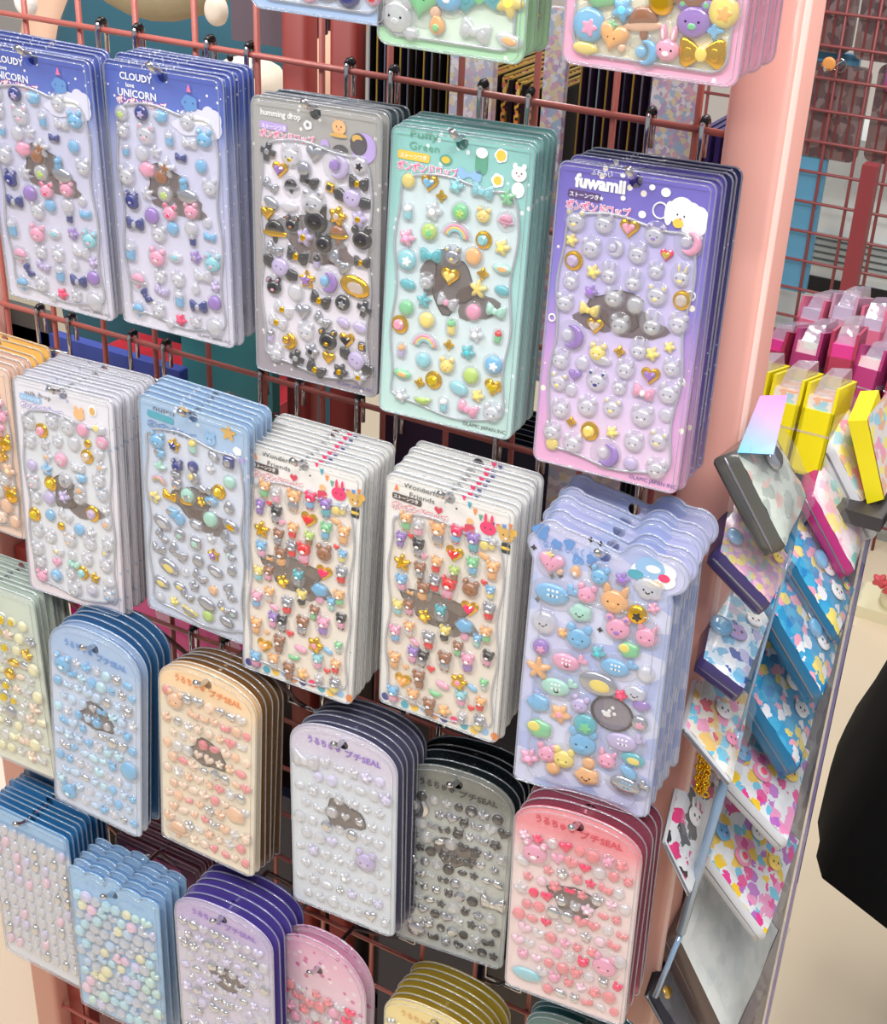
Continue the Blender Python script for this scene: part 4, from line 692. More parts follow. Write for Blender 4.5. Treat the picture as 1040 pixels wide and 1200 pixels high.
def deco_won(f, W, H, top):
    text('Wonderful', -3.2, -.12, .5, K['black'], f, width=2.6); text('Friends', -2.8, -.68, .46, K['black'], f, width=1.8)
    band(f, -4.0, -1.12, 2.1, .44, K['brown']); text('ストーンつき', -3.9, -1.02, .3, K['white'], f, name='printed_subtitle')
    text(DROP, -4.0, -1.78, .58, K['white'], f, width=4.0, outline=K['red'])
    picture(f, -3.7, -.35, [(TRI, 0, 0, 1.3, 1.4, 'orange')]); picture(f, -.7, -1.05, [(HE, 0, 0, .6, .6, 'red')])
    cols = ['hotpink', 'teal', 'orange', 'green', 'gold', 'navy', 'rose', 'blue', 'orange']
    for k in range(9):
        u = 1.0+.4*k; v = .38-.62*math.sin(k*PI/9)*1.3-.09*k; picture(f, u, v, [(TRI, 0, 0, 1.2, -1.4, cols[k])])
    picture(f, 1.5, -1.6, [(rrect(1, 1, .2), 0, -.2, .7, .9, 'red'), (CI, 0, .5, .5, .4, 'peach')])
    picture(f, 2.75, -1.2, [(CI, 0, -.95, .7, .5, 'skyblue'), (CI, -.22, .6, .2, .7, 'hotpink'), (CI, .22, .6, .2, .7, 'hotpink'), (CI, 0, 0, 1.1, .9, 'hotpink'), (CI, -.2, 0, .1, .1, 'black'), (CI, .2, 0, .1, .1, 'black')])
    picture(f, 4.0, -1.3, [(rrect(.6, .7, .1), 0, -.9, 1, 1, 'black'), (rrect(.6, .2, .1), 0, -.9, 1, 1, 'yellow'), (CI, -.45, .3, .5, .5, 'gold'), (CI, .45, .3, .5, .5, 'gold'), (CI, 0, 0, 1.0, .9, 'gold'), (CI, -.2, 0, .1, .1, 'black'), (CI, .2, 0, .1, .1, 'black'), (CI, 0, -.2, .2, .15, 'white')])
    window(f, [blob(-.6, -8.0, 2.2, 1.2, seed=2), blob(.9, -8.7, 1.5, .9, seed=3)])
    for e in STICK['C3'].split(';'):
        u, v, sh, sz, col, rot = e.split(','); stick(f, sh, col, float(u), float(v)-8.05, float(sz), float(rot)+random.uniform(-6, 6))
    for k in range(12): dot(f, -4+.75*k, top-H+.55+.12*math.sin(k*2), circ(.3, 10), K[['navy', 'hotpink', 'teal', 'yellow', 'skyblue', 'orange'][k % 6]], .03, 'printed_bunting')
def cloud_outline(W, H, rise, top):
    def cc(cx, cz, r, a0, a1, n=9): return [(cx+r*math.cos(math.radians(a0+(a1-a0)*k/n)), cz+r*math.sin(math.radians(a0+(a1-a0)*k/n))) for k in range(n+1)]
    o = [(-4.6, -8.6), (-4.58, -1.64), (-4.45, 7.2)]+cc(-4.1, 8.3, .75, 215, 110, 7)+cc(-3.3, 9.1, .95, 160, 45, 8)+[(-.5, 9.4), (.9, 9.05)]+cc(2.25, 8.75, 1.2, 155, 45, 9)+cc(3.95, 8.35, 1.25, 105, -75, 12)+[(4.45, 6.5), (4.6, -8.2), (4.4, -8.6), (4.0, -8.72), (-4.2, -8.9)]
    return [(p[0], p[1]-8.55) for p in o][::-1]
def deco_cld(f, W, H, top):
    for k, (u, v, r) in enumerate(((-4.0, .6, .5), (-3.0, -.0, .3), (-2.2, .2, .34), (-1.6, -.7, .35), (-.8, -.4, .3), (.1, -.1, .0))):
        if r: dot(f, u, v, blob(0, 0, r, r, seed=k), K['blue'])
    text('なかよしぷくぷく', -3.9, -.35, .62, K['blue'], f, width=3.6); text('シール', -1.9, -1.05, .62, K['skyblue'], f, width=2.0)
    for u, v in ((-.9, .85), (-.3, .75), (-4.4, -.6), (-3.1, -2.2), (-2.6, -2.0), (-.7, -.9), (-3.9, -4.0), (.2, -4.9), (2.6, -6.8), (-1.1, -5.7)): dot(f, u, v, xf(SP, .42, .42), K['black'], .04, 'printed_sparkle')
    picture(f, 3.1, -.3, [(CL, 0, 0, 3.4, 2.4, 'white'), (CI, -.3, .3, 1.8, 1.4, 'skyblue'), (CI, -1.1, -.3, 1.0, .6, 'teal'), (CI, -.1, .3, .9, .5, 'white'), (CI, .6, -.1, .7, .5, 'hotpink'), (CI, .15, -.6, .8, .35, 'yellow')])
    placed(f, 'C4')
    b = MB(); b.tube([(q[0], -.3, q[1]) for q in rrect(7.2, 13.4, .5, 5, .05, -9.8)], .035, M_rim, 5, closed=True); b.obj('tray_crease', f, True)
WH = dict(C0='the milk white stack', C1='the light blue stack', C2='the left cream stack', C3='the right cream stack', C4='the cloud-topped stack by post')
stack('C0', 9, 'milk white sticker sheet with clear animals', 'milk white sheets', WH['C0'], None, -22.4, deco_milk, rectout(), (P_milk, P_milki), inn(.6, 2.3, .8))
stack('C1', 6, 'light blue sticker sheet with silver edged bubbles', 'light blue sheets', WH['C1'], None, -22.4, deco_nui, rectout(), (P_nui, P_nuii), inn(.5, 2.2, .6))
def bunt(o, W, H, top): picture(o, 1.1, .3, [(TRI, 0, 0, 1.5, -1.4, 'hotpink'), (TRI, .45, -.05, 1.3, -1.3, 'navy')])
stack('C2', 9, 'cream sticker sheet crowded with tiny party animals', 'cream party animal sheets', WH['C2'], None, -22.4, deco_won, rectout(), (P_won, P_woni), inn(.55, 2.4, .8), behind={k: bunt for k in range(1, 9)})
stack('C3', 8, 'cream sticker sheet crowded with tiny party animals', 'cream party animal sheets', WH['C3'], None, -22.4, deco_won, rectout(), (P_won, P_woni), inn(.55, 2.4, .8), behind={k: bunt for k in range(1, 8)})
P_c4 = POSES['C4']
stack('C4', 5, 'misty blue sticker sheet of sea animals', 'misty blue sheets', WH['C4'], None, -22.4, deco_cld, cloud_outline, (P_cld, None), None, hv=8.55, pose=[P_c4[0], P_c4[1], P_c4[2], P_c4[3], P_c4[4], 0])
# leftmost, partly out of the frame
def deco_rand(palette, shapes, nu, nv, seed, size, key=None, uw=.42, m0=2.2, mb=.9, title=None):
    def f_(f, W, H, top):
        rr = random.Random(seed)
        zb = top-H
        for (u, v) in rnd_grid(-W*uw, W*uw, zb+mb, top-m0, nu, nv, .07, None, seed)[:98]:
            stick(f, rr.choice(shapes), rr.choice(palette), u, v, size*rr.uniform(.8, 1.2), rr.uniform(-20, 20))
        if title: title(f, W, H, top)
    return f_
stack('C-1', 7, 'peach sticker sheet with gold gems', 'peach sheets at the left edge', 'the peach stack at left edge', None, -22.4,
      deco_rand(['lpc', 'pnk', 'pch', 'clr', 'gld+org', 'lpc', 'clr'], ['bear', 'circle', 'circle', 'gemcircle', 'flower', 'cat'], 6, 10, 3, 1.25), rectout(),
      (printed('print_peach', [(0, (246, 214, 196)), (1, (244, 206, 180))], Z0, Z1), printed('print_peach_in', [(0, (240, 218, 208)), (1, (238, 222, 214))], Z0, Z1)), inn(.6, 2.3, .8), pose=([.35, -9.6, -29.3], [0, 0, 0], 9.0, 14.0, [4.2, .3], 0),
      backmat=(4, printed('print_cheese', [(0, (246, 206, 120)), (1, (244, 200, 116))], Z0, Z1, (255, 232, 170), .35, 60), 'cheese yellow sticker sheet'))
# ------------------------------------------------------------------ lower bars: arch-topped sheets
def seal_title(col, outline=None, dv=-.0):
    def t(f, W, H, top):
        text('うるちゅる', -2.9, top+.55+dv, .66, col, f, width=2.7, outline=col); text('プチSEAL', .1, top+.35+dv, .66, col, f, width=2.9, outline=col)
    return t
GEMS = ['heart', 'bow', 'circle', 'gem', 'star', 'flower', 'oval', 'bear', 'heart', 'cat', 'circle']
def arch_fn(W, H, rise, top): return arch_outline(W, H, rise, top)
def dd(palette, seed, title, nu=8, nv=12, size=.82, extra=()):
    def f_(f, W, H, top):
        rr = random.Random(seed)
        pts = rnd_grid(-W*.44, W*.44, top-H+.5, top-.1, nu, nv, .06, None, seed)
        big = [(u, v+top-H/2, sh, sz, col) for (u, v, sh, sz, col) in extra]
        k = 0
        for (u, v) in pts:
            if any((u-b[0])**2+(v-b[1])**2 < (b[3]*.55)**2 for b in big): continue
            if k >= 90: break
            stick(f, rr.choice(GEMS), rr.choice(palette), u, v, size*rr.uniform(.8, 1.15), rr.uniform(-20, 20)); k += 1
        for (u, v, sh, sz, col) in big: stick(f, sh, col, u, v, sz)
        window(f, [blob(.1, top-H*.34, 1.6, 1.15, seed=seed)])
        title(f, W, H, top)
    return f_
WD = dict(D0='the powder blue stack', D1='the apricot stack', D2='the pale lilac stack', D3='the black arched stack', D4='the rose pink stack')
def st(key, n, label, group, palette, P_f, P_b, blab, seed, title, extra=(), **k):
    H = POSES[key][3] if isinstance(key, str) and key in POSES else 0
    return stack(key, n, label, group, WD[key], None, -47.4, dd(palette, seed, title, extra=extra, **k), arch_fn, (P_f, None), None, hv=POSES[key][3]/2+1.2, backmat=(2 if key in ('D0', 'D1') else 1, P_b, blab), cover=True)
st('D0', 6, 'powder blue arched sheet of tiny blue gems', 'powder blue arched sheets', ['blu', 'lbl', 'blu', 'sil', 'clr', 'lbl', 'laq'], P_d0, P_b_d0, 'deep blue glitter arched sheet', 11, seal_title(K['blue']), [(3.2, -1.2, 'circle', 1.6, 'blu'), (-3.0, 6.0, 'bear', 1.7, 'blu+wht'), (-2.8, -5.8, 'cat', 1.7, 'blu+wht')])
st('D1', 6, 'apricot arched sheet of tiny orange gems', 'apricot arched sheets', ['pch', 'lpc', 'pch', 'sil', 'cor', 'clr', 'lpc'], P_d1, P_b_d1, 'bronze glitter arched sheet', 12, seal_title(K['orange']), [(2.6, -2.0, 'cloud', 1.9, 'pch'), (-2.8, 6.0, 'bear', 1.6, 'pch+org'), (-2.7, -5.9, 'hat', 1.9, 'pch')])
st('D2', 7, 'pale grey-lilac arched sheet of clear hearts', 'moonlight arched sheets', ['clr', 'clr', 'clr', 'sil', 'lav2', 'clr', 'clr'], P_d2, P_b_d2, 'slate glitter arched sheet', 13, seal_title(K['violet']), [(1.9, -1.0, 'bear', 1.8, 'lav+clr'), (-3.0, 6.0, 'bow', 1.9, 'clr')], nu=7, nv=10)
st('D3', 5, 'silver arched sheet of tiny black gems', 'silver black arched sheets', ['blk', 'gry', 'blk', 'sil', 'gry', 'blk+gry', 'clr'], P_d3, P_b_d3, 'black arched sheet', 14, seal_title(K['black'], dv=-.1), [(-3.0, 5.6, 'moon', 1.9, 'sil+clr'), (-2.6, -5.8, 'bear', 1.7, 'gry'), (3.2, -1.2, 'bow', 1.8, 'sil')])
st('D4', 5, 'rose pink arched sheet of tiny red gems', 'rose pink arched sheets', ['cor', 'cor', 'pnk', 'sil', 'hot', 'clr', 'lpk', 'cor'], P_d4, P_b_d4, 'wine glitter arched sheet', 15, seal_title(K['red'], dv=.1), [(2.6, -2.2, 'bear', 1.9, 'pnk'), (-2.7, 5.2, 'bear', 1.9, 'pnk+wht'), (-2.7, -5.4, 'bean', 1.9, 'aqu')])
def hdr(f, W, H, top):
    band(f, -3.9, top-1.9, 7.8, .5, K['skyblue'], 0)
stack('D-1', 7, 'pale green sticker sheet with yellow gems', 'pale green sheets', 'the stack at left edge', None, -47.4,
      deco_rand(['clr', 'sil', 'lye', 'clr', 'gld+yel', 'gry', 'lye', 'lpc'], ['bow', 'circle', 'flower', 'gemcircle', 'oval', 'star', 'circle'], 7, 11, 21, 1.0), rectout(),
      (printed('print_pale_green', [(0, (234, 234, 214)), (1, (206, 220, 206))], Z0, Z1), None), None, pose=([2.6, -11.6, -48.5], [0, 0, -.03], 9.0, 17.2, [3.3, .3], 0))
# bottom row
def deco_clear(f, W, H, top):
    band(f, -W/2+.2, top-1.5, W-.4, 1.2, K['skyblue'], 0)
    rr = random.Random(5); k = 0
    for j in range(11):
        for i in range(8):
            stick(f, 'oval', rr.choice(['sil', 'clr', 'clr', 'lpk', 'lav2', 'clr']), -3.7+i*1.05, top-2.4-j*1.28, 1.05, -75)
stack('E-1', 9, 'clear silver bead sheet with blue header', 'bead sheets at the left edge', 'the bead stack', None, -72.4, deco_clear, rectout(), (printed('print_icy', [(0, (226, 228, 236)), (.86, (222, 226, 238)), (.9, (120, 176, 224)), (1, (110, 170, 222))], -17.5, .5), None), None,
      pose=([5.2, -13.6, -68.9], [0, 0, .0], 9.0, 17.0, [4.4, .4], 0), backmat=(1, printed('print_ocean', [(0, (60, 120, 180)), (1, (52, 122, 178))], -17, 1, (110, 180, 215), .3, 500), 'ocean blue header sheet'))
def scal(W, H, rise, top):
    P = arch_outline(W, H, 0.02, top)[:5]
    n = 5
    for i in range(n):
        cx = W/2-.9-i*(W-1.8)/(n-1); r = .95 if i % 2 == 0 else 1.1
        for k in range(7): a = math.radians(10+160*k/6); P.append((cx+r*math.cos(a), top+.0+(.55 if i == 2 else .2)+r*.55*math.sin(a)))
    P += [(-W/2, top-.3)]+arch_outline(W, H, .02, top)[-5:]
    return P
def deco_beads(f, W, H, top):
    rr = random.Random(8)
    for (u, v) in rnd_grid(-4.0, 4.0, top-H+.6, top-1.6, 8, 12, .12, None, 77)[:96]:
        stick(f, rr.choice(['circle', 'gem', 'circle', 'gem', 'heart']), rr.choice(['lpk', 'laq', 'lav2', 'lmt', 'lye', 'clr', 'lbl', 'clr', 'clr', 'laq']), u, v, rr.uniform(.8, 1.15), rr.uniform(0, 90))
    text('うるちゅる プチSEAL', -3.0, top-.9, .5, K['skyblue'], f, width=6)
stack('E0', 5, 'baby blue scallop-topped sheet of iridescent beads', 'baby blue bead sheets', 'the scalloped stack', None, -72.4, deco_beads, scal, (P_e0, None), None, hv=6.9, pose=([14.6, -14.2, -70.4], [.04, 0, .01], 9.0, 15.0, [3.2, .5], 0))
P_burg = printed('print_burgundy', [(0, (128, 62, 96)), (1, (150, 66, 98))], -17, 1, (210, 120, 150), .3, 400, glitter=.3)
stack('E-0', 6, 'burgundy header sticker sheet', 'burgundy sheets', 'the stack behind scalloped cards', None, -67.4, lambda f, W, H, top: band(f, -3.5, top-1.4, 6, .4, K['pink'], 0), rectout(), (P_burg, None), None, pose=([12.7, -6.6, -73.6], [0, 0, 0], 9.2, 16.0, [4.2, .3], 0))
WD['E1'] = 'the lilac arched stack'; WD['E3'] = 'the lemon arched stack'; WD['E2'] = ''; WD['E4'] = ''
POSES['E1'] = ([25.9, -14.6, -68.3], [.03, 0, .0], 9.0, 14.4, [3.9, .3], 2.4)
POSES['E3'] = ([42.9, -12.0, -71.6], [0, 0, .0], 8.6, 14.0, [3.9, .3], 2.6)
stack('E1', 6, 'lilac arched sheet of tiny silver gems', 'lilac arched sheets', WD['E1'], None, -67.4, dd(['clr', 'lav2', 'sil', 'clr', 'sil', 'lav2'], 31, seal_title(K['violet'])), arch_fn, (P_e1, None), None, hv=8.4, pose=POSES['E1'], backmat=(1, P_b_e1, 'deep violet arched sheet'))
stack('E3', 7, 'lemon arched sheet of tiny yellow gems', 'lemon arched sheets', WD['E3'], None, -67.4, dd(['yel', 'gld', 'sil', 'clr', 'yel'], 32, seal_title(K['gold'])), arch_fn, (P_e3, None), None, hv=8.2, pose=POSES['E3'], backmat=(1, P_b_e3, 'gold glitter arched sheet'))
P_e2 = printed('print_magenta_wash', [(0, (236, 224, 228)), (.6, (240, 214, 226)), (1, (232, 150, 190))], -14, 4, None, .2, 300, (140, [(238, 214, 224), (214, 110, 160), (240, 226, 232), (230, 190, 212)], .3))
def deco_wash(f, W, H, top):
    rr = random.Random(3)
    for (u, v) in rnd_grid(-3.9, 3.9, top-8, top-.5, 7, 7, .2, None, 4): stick(f, rr.choice(['circle', 'bow', 'flower', 'heart']), rr.choice(['hot', 'pnk', 'clr', 'clr', 'cor']), u, v, rr.uniform(.7, 1.1))
stack('E2', 2, 'translucent pink egg-topped sticker sheet', 'pink egg-topped sheets', 'the pair between lilac and lemon stacks', None, -67.4, deco_wash, lambda W, H, rise, top: arch_outline(W, H, rise, top), (P_e2, None), None, hv=8.6, pose=([33.0, -12.4, -71.8], [0, 0, 0], 8.6, 14.0, [1.0, .2], 4.6))
P_e4 = printed('print_dark_teal', [(0, (40, 110, 110)), (1, (28, 96, 98))], -16, 2, (80, 150, 150), .3, 500)
stack('E4', 3, 'dark teal arched sticker sheet', 'dark teal arched sheets', 'the teal stack under rose cards', None, -67.4, lambda f, W, H, top: None, arch_fn, (P_e4, None), None, hv=8.2, pose=([53.3-.0, -9.6, -69.0], [0, 0, 0], 8.6, 14.0, [2.0, .2], 2.4), hooked=True)
for x, z in ((22.4, -22.4), (47.5, 0)): pass
hook(24.6, 0, 10, 'empty wire hook reaching out under the moonlight stack', -68.5, -67.4)
# ------------------------------------------------------------------ behind the grid: goods on the rear side
def slab(name, a, b_, m, label, cat, group=None, rot=0, bev=.15):
    t = MB(); x0, y0, z0 = a; x1, y1, z1 = b_
    t.plate(rrect(x1-x0, z1-z0, min(bev, (x1-x0)/3, (z1-z0)/3), 3), -(y1-y0)/2, (y1-y0)/2, m)
    o = t.obj(name); put(o, (x0+x1)/2, (y0+y1)/2, (z0+z1)/2, (0, 0, rot)); tag(o, label, cat, group); return o
rr = random.Random(4)
dk = [mat('pack_navy', (30, 34, 58), .4), mat('pack_black', (28, 24, 26), .35), mat('pack_olive', (60, 50, 28), .4), mat('pack_plum', (56, 36, 66), .4), mat('pack_silver', (150, 150, 160), .3)]
for k in range(22):
    x = 22.6+k*.62 if k < 13 else 38.6+(k-13)*.6
    o = slab('hanging_pack', (x, 9.6, -19), (x+.14, 18, 6), dk[[1, 0, 2][k % 3] if k < 13 else 3], 'dark pack edge-on behind the grid, %s from left, %s' % (ORD[(k if k < 13 else k-13) % 10] if (k if k < 13 else k-13) < 10 else ['eleventh', 'twelfth', 'thirteenth'][(k if k < 13 else k-13)-10], 'above grey and aqua cards' if k < 13 else 'above violet cards'), 'pack', 'dark packs edge-on behind the grid')
    lip = MB(); lip.tube([(0, -4.25, -12.4), (0, -4.25, 12.4)], .07, [M_chrome, mat('lip_gold', (170, 140, 60), .3), mat('lip_grey', (110, 110, 125), .3)][k % 3], 5); lip.obj('clear_lip', o)
P_iri = printed('print_pearl_foil', [(0, (230, 222, 200)), (.5, (214, 216, 226)), (1, (236, 230, 214))], -16, 12, None, .25, 300, (260, [(236, 226, 190), (196, 204, 226), (216, 196, 212), (238, 238, 240), (210, 206, 214)], 2, 1.2))
P_mul = printed('print_candy_mix', [(0, (240, 222, 228)), (1, (236, 226, 236))], -16, 12, None, .25, 300, (300, [(230, 190, 205), (180, 205, 230), (236, 226, 190), (240, 240, 245), (200, 180, 216)], 2, 1.2))
slab('hanging_pack', (29.8, 8.2, -14), (33.0, 8.9, 8), P_iri, 'pearly foil pack behind the grid above the aqua cards', 'pack')
slab('hanging_pack', (36.9, 7.6, -21), (38.4, 8.2, 4), P_mul, 'pastel foil pack behind the grid left of the plum packs', 'pack')
slab('hanging_pack', (43.6, 9.4, -16), (46.6, 10.2, 9), P_mul, 'silver and pink pack behind the grid, right of the plum packs', 'pack')
slab('hanging_pack', (47.2, 6.0, -22), (51.4, 6.5, -5), P_iri, 'silver pack behind the grid next to the right post', 'pack')
slab('hanging_pack', (41.5, 3.2, -38), (46.5, 3.9, -20), P_iri, 'frosted pearl pack in the gap between cream and misty blue cards', 'pack')
slab('hanging_pack', (46.8, 6.2, -32), (52.4, 7.0, -16), mat('pack_rosy', (214, 180, 176), .4), 'dusty rose box behind the misty blue cards', 'pack')
P_op = printed('print_orange_pop', [(0, (246, 176, 60)), (1, (250, 206, 90))], -4, 4, None, .3, 100, (420, [(240, 150, 50), (250, 220, 120), (60, 44, 50), (236, 120, 160), (250, 200, 80)], 2, 1.0))
for k in range(12):
    t = empty('hanging_pack', (31.2+k*.5, 9.2, -8)); tag(t, 'orange patterned pack behind the grid above the aqua cards, %s from left' % (ORD+['eleventh', 'twelfth'])[k], 'pack', 'orange packs behind the grid')
    b = MB(); b.box((0, 0, 0), (.3, 9.5, 7.2-.08*k), P_op if k % 2 == 0 else MC['pack_black']); b.obj('sleeve', t)
    b = MB(); b.tube([(.15, 0, 7.3-.08*k), (.15, 9.5, 7.3-.08*k)], .09, MC['lip_gold'], 5); b.obj('gold_edge', t)
for k in range(9):
    t = empty('hanging_pack', (32.2+k*.5, 5.2, -12)); tag(t, 'magenta pack behind the grid just above the aqua cards, %s from left' % ORD[k], 'pack', 'magenta packs behind the grid')
    b = MB(); b.box((0, 0, 0), (.28, 5.5, 7.2), [mat('pack_magenta', (214, 60, 140), .35), mat('pack_pale_pink', (240, 180, 205), .35), mat('pack_wine', (110, 40, 70), .35)][k % 3]); b.obj('sleeve', t)
for k in range(7):
    t = empty('hanging_pack', (47.6+k*.6, 7.5, -9)); tag(t, 'dark violet pack behind the grid beside the right post, %s from left' % ORD[k], 'pack', 'dark violet packs beside the post')
    b = MB(); b.box((0, 0, 0), (.3, 6.5, 7.0+.1*k), mat('pack_violet_dark', (58, 44, 110), .3)); b.obj('sleeve', t)
for k in range(9):
    slab('hanging_pack', (33.5+k*.15, 4+k*.8, -43), (44.5+k*.1, 4.12+k*.8, -24.8-.0*k), [dk[0], dk[1]][k % 2], 'navy pack in the dark row behind the cream cards, %s' % ORD[k], 'pack', 'navy packs behind the cream cards')
# dark slabs added behind the lower grid to block light coming through
for k, (x0, x1, z0, z1, y, c) in enumerate(((-8, 2, -68, -48, 9, 'pack_black'), (2.5, 12, -66, -46, 11, 'pack_plum'), (22, 32, -68, -46, 12.5, 'pack_black'), (32.5, 42, -69, -44, 12, 'pack_navy'), (42.5, 51, -70, -44, 10, 'pack_black'), (-8, 3, -92, -72, 9, 'pack_black'), (3.5, 14, -94, -72, 11, 'pack_navy'), (14.5, 25, -95, -72, 13, 'pack_black'), (25.5, 36, -96, -73, 9, 'pack_navy'), (36.5, 51, -97, -73, 10, 'pack_black'), (-8, 14, -113, -95, 9, 'pack_black'), (14.5, 51, -113, -97, 13, 'pack_black'), (22, 33, -43, -22, 13, 'pack_plum'))):
    slab('hanging_pack', (x0, y, z0), (x1, y+1.2, z1), MC[c], 'added dark light-blocking slab behind the grid at %s' % ['the far left of the third bar', 'the left of the third bar', 'the middle of the third bar', 'the right middle of the third bar', 'the right of the third bar', 'the far left bottom', 'the left bottom', 'the middle bottom', 'the right middle bottom', 'the right bottom', 'the lowest left', 'the lowest right', 'the middle bar centre'][k], 'pack', 'added light-blocking slabs')
P_mag = printed('print_hot_pink_foil', [(0, (255, 60, 160)), (1, (255, 70, 170))], -8, 8, None, .2, 300, (38, [(255, 40, 160), (255, 190, 220), (250, 60, 180), (255, 120, 150)], .42))
for k, (x0, z0, r_) in enumerate(((-6.5, -58, 0), (.6, -58.6, 0), (7.7, -59.5, 0))):
    slab('foil_pouch', (x0, 5.2+.2*k, z0), (x0+6.8, 6.0+.2*k, z0+8.8), P_mag, 'hot pink foil pouch behind the grid, %s of the pink ones' % ['leftmost', 'second', 'rightmost', 'upper'][k], 'pouch', 'hot pink foil pouches')
slab('storage_box', (-6, 6, -36), (14, 16, -30.2), mat('box_red', (206, 40, 60), .4), 'red and blue box behind the light blue cards', 'box')
slab('storage_box', (-12, 4, -35), (9, 5, -26.2), mat('box_blue', (58, 82, 170), .4), 'royal blue box lid behind the blue cloud cards', 'box')
slab('storage_box', (-5, 3.2, -31.4), (8.5, 3.9, -29.3), mat('box_pale', (150, 170, 215), .4), 'pale blue flat box edge on the royal blue box', 'box')
slab('storage_box', (6, 8, -44), (15, 9, -20), mat('teal_board', (70, 150, 152), .5), 'teal board behind the middle bar', 'board')
slab('storage_box', (-16, 4, -33), (-4.6, 5, -24.6), mat('slate_board', (84, 88, 86), .5), 'dark slate folder at the left edge behind the grid', 'folder')
b = MB(); b.plate(rrect(5.2, 1.5, .3), -.3, .3, mat('box_label_red', (220, 36, 60), .4)); o = b.obj('printed_label'); put(o, 4.5, 4.6, -33.2); tag(o, 'red paper label strip on the blue box', 'label')
# plush toys and bag, upper left behind the grid
def skinned(name, joints, edges, radii, m, label=None, cat=None, sub=2, parent=None):
    me = bpy.data.meshes.new(name); me.from_pydata([(a*U, b_*U, c*U) for a, b_, c in joints], edges, [])
    o = bpy.data.objects.new(name, me); C.objects.link(o); me.materials.append(m)
    sk = o.modifiers.new('skin', 'SKIN'); me.skin_vertices.new() if not me.skin_vertices else None
    for k, r_ in enumerate(radii):
        rr_ = r_ if isinstance(r_, tuple) else (r_, r_); me.skin_vertices[0].data[k].radius = (rr_[0]*U, rr_[1]*U); me.skin_vertices[0].data[k].use_root = (k == 0)
    sk.use_smooth_shade = True
    ss = o.modifiers.new('sub', 'SUBSURF'); ss.levels = sub; ss.render_levels = sub
    if label: tag(o, label, cat)
    if parent: o.parent = parent
    return o
M_cream = mat('plush_cream', (240, 226, 206), .9, bump=.5, bscale=900); M_white = mat('plush_white', (246, 242, 236), .9, bump=.5, bscale=900)
M_khaki = mat('canvas_khaki', (176, 164, 128), .9, bump=.3, bscale=1200); M_denim = mat('denim_teal', (42, 88, 104), .85, bump=.35, bscale=1500)
def plush(x, y, z, s, m, label, cat='plush toy'):
    t = empty('plush_toy', (x, y, z)); tag(t, label, cat)
    b = MB(); b.v = []; 
    o = skinned('body', [(0, 0, 3*s), (0, 0, 7*s), (0, -1*s, 11*s), (-3*s, -1*s, 7.5*s), (-4.5*s, -2*s, 6*s), (3*s, -1*s, 7.5*s), (4.5*s, -2*s, 6*s), (-2.2*s, -2.5*s, 1.5*s), (2.2*s, -2.5*s, 1.5*s)], [(0, 1), (1, 2), (1, 3), (3, 4), (1, 5), (5, 6), (0, 7), (0, 8)], [3.2*s, 3*s, 3.6*s, 1.3*s, 1.1*s, 1.3*s, 1.1*s, 1.6*s, 1.6*s], m, parent=t)
    for sx in (-1, 1):
        b = MB(); b.dome(xf(CI, 2.2*s, 2.6*s), 1.0*s, m); o = b.obj('ear', t, True); o.location = (sx*2.6*s*U, -.8*s*U, 14.4*s*U)
        b = MB(); b.dome(circ(.32*s, 10), .2*s, M_dark); o = b.obj('eye', t, True); o.location = (sx*1.3*s*U, -4.4*s*U, 11.5*s*U)
    return t
plush(-25, 24, -19.5, 1.05, M_white, 'white plush toy behind the upper left of the grid, left of the khaki bag')
plush(-16, 20, -21, .55, mat('plush_pink', (246, 200, 210), .9, bump=.4, bscale=900), 'small pale pink plush toy under the khaki bag')
plush(.2, 26, -17.5, 1.0, M_cream, 'cream plush toy left of the inner red upright')
b = MB(); P = rad(lambda a: 9*(1+.12*abs(math.sin(a))), 28)
for k, (dy, sc_) in enumerate(((0, .96), (0, 1))): pass
b.dome(xf(P, 1.25, .95), 3.2, M_khaki); b.dome(xf(P, -1.25, .95), -2.0, M_khaki, -0.01)
o = b.obj('canvas_bag', None, True); put(o, -16.5, 34, 2.8); tag(o, 'rounded khaki canvas bag seen through the grid at the top left', 'bag')
b = MB(); b.tube([(q[0]*9.6, -1.2, q[1]*8.2) for q in arc(1, 20, 160, 14)], .5, M_khaki, 6); b.obj('strap', o, True)
# legs in teal trousers of someone beyond the rack
t = empty('person', (-45, 75, -122)); tag(t, 'person in dark teal trousers and khaki top standing beyond the rack', 'person')
skinned('body', [(0, 0, 90), (0, 0, 105), (0, 0, 128), (0, 0, 142), (0, -2, 156), (-10, -2, 84), (-11, 0, 45), (-11, 2, 8), (-11, -8, 3), (10, -2, 84), (11, 0, 45), (11, 2, 8), (11, -8, 3), (-17, 0, 134), (-21, 2, 108), (-20, -8, 88), (17, 0, 134), (21, 2, 108), (20, -8, 88)],
    [(0, 1), (1, 2), (2, 3), (3, 4), (0, 5), (5, 6), (6, 7), (7, 8), (0, 9), (9, 10), (10, 11), (11, 12), (2, 13), (13, 14), (14, 15), (2, 16), (16, 17), (17, 18)], [(14, 10), (13, 9), (14, 9), 5, 9, 9, 6.5, 5, 4, 9, 6.5, 5, 4, 6, 4.5, 3.5, 6, 4.5, 3.5], mat('skin_tone', (222, 178, 150), .6), parent=t)
t.scale = (1.05, 1.05, 1.05)
skinned('trousers', [(0, 0, 92), (0, 0, 114), (-10, -2, 82), (-11, 0, 45), (-11, 2, 12), (10, -2, 82), (11, 0, 45), (11, 2, 12)], [(0, 1), (0, 2), (2, 3), (3, 4), (0, 5), (5, 6), (6, 7)], [(19, 14), (17, 13.5), 13, 10, 8.5, 13, 10, 8.5], M_denim, parent=t)
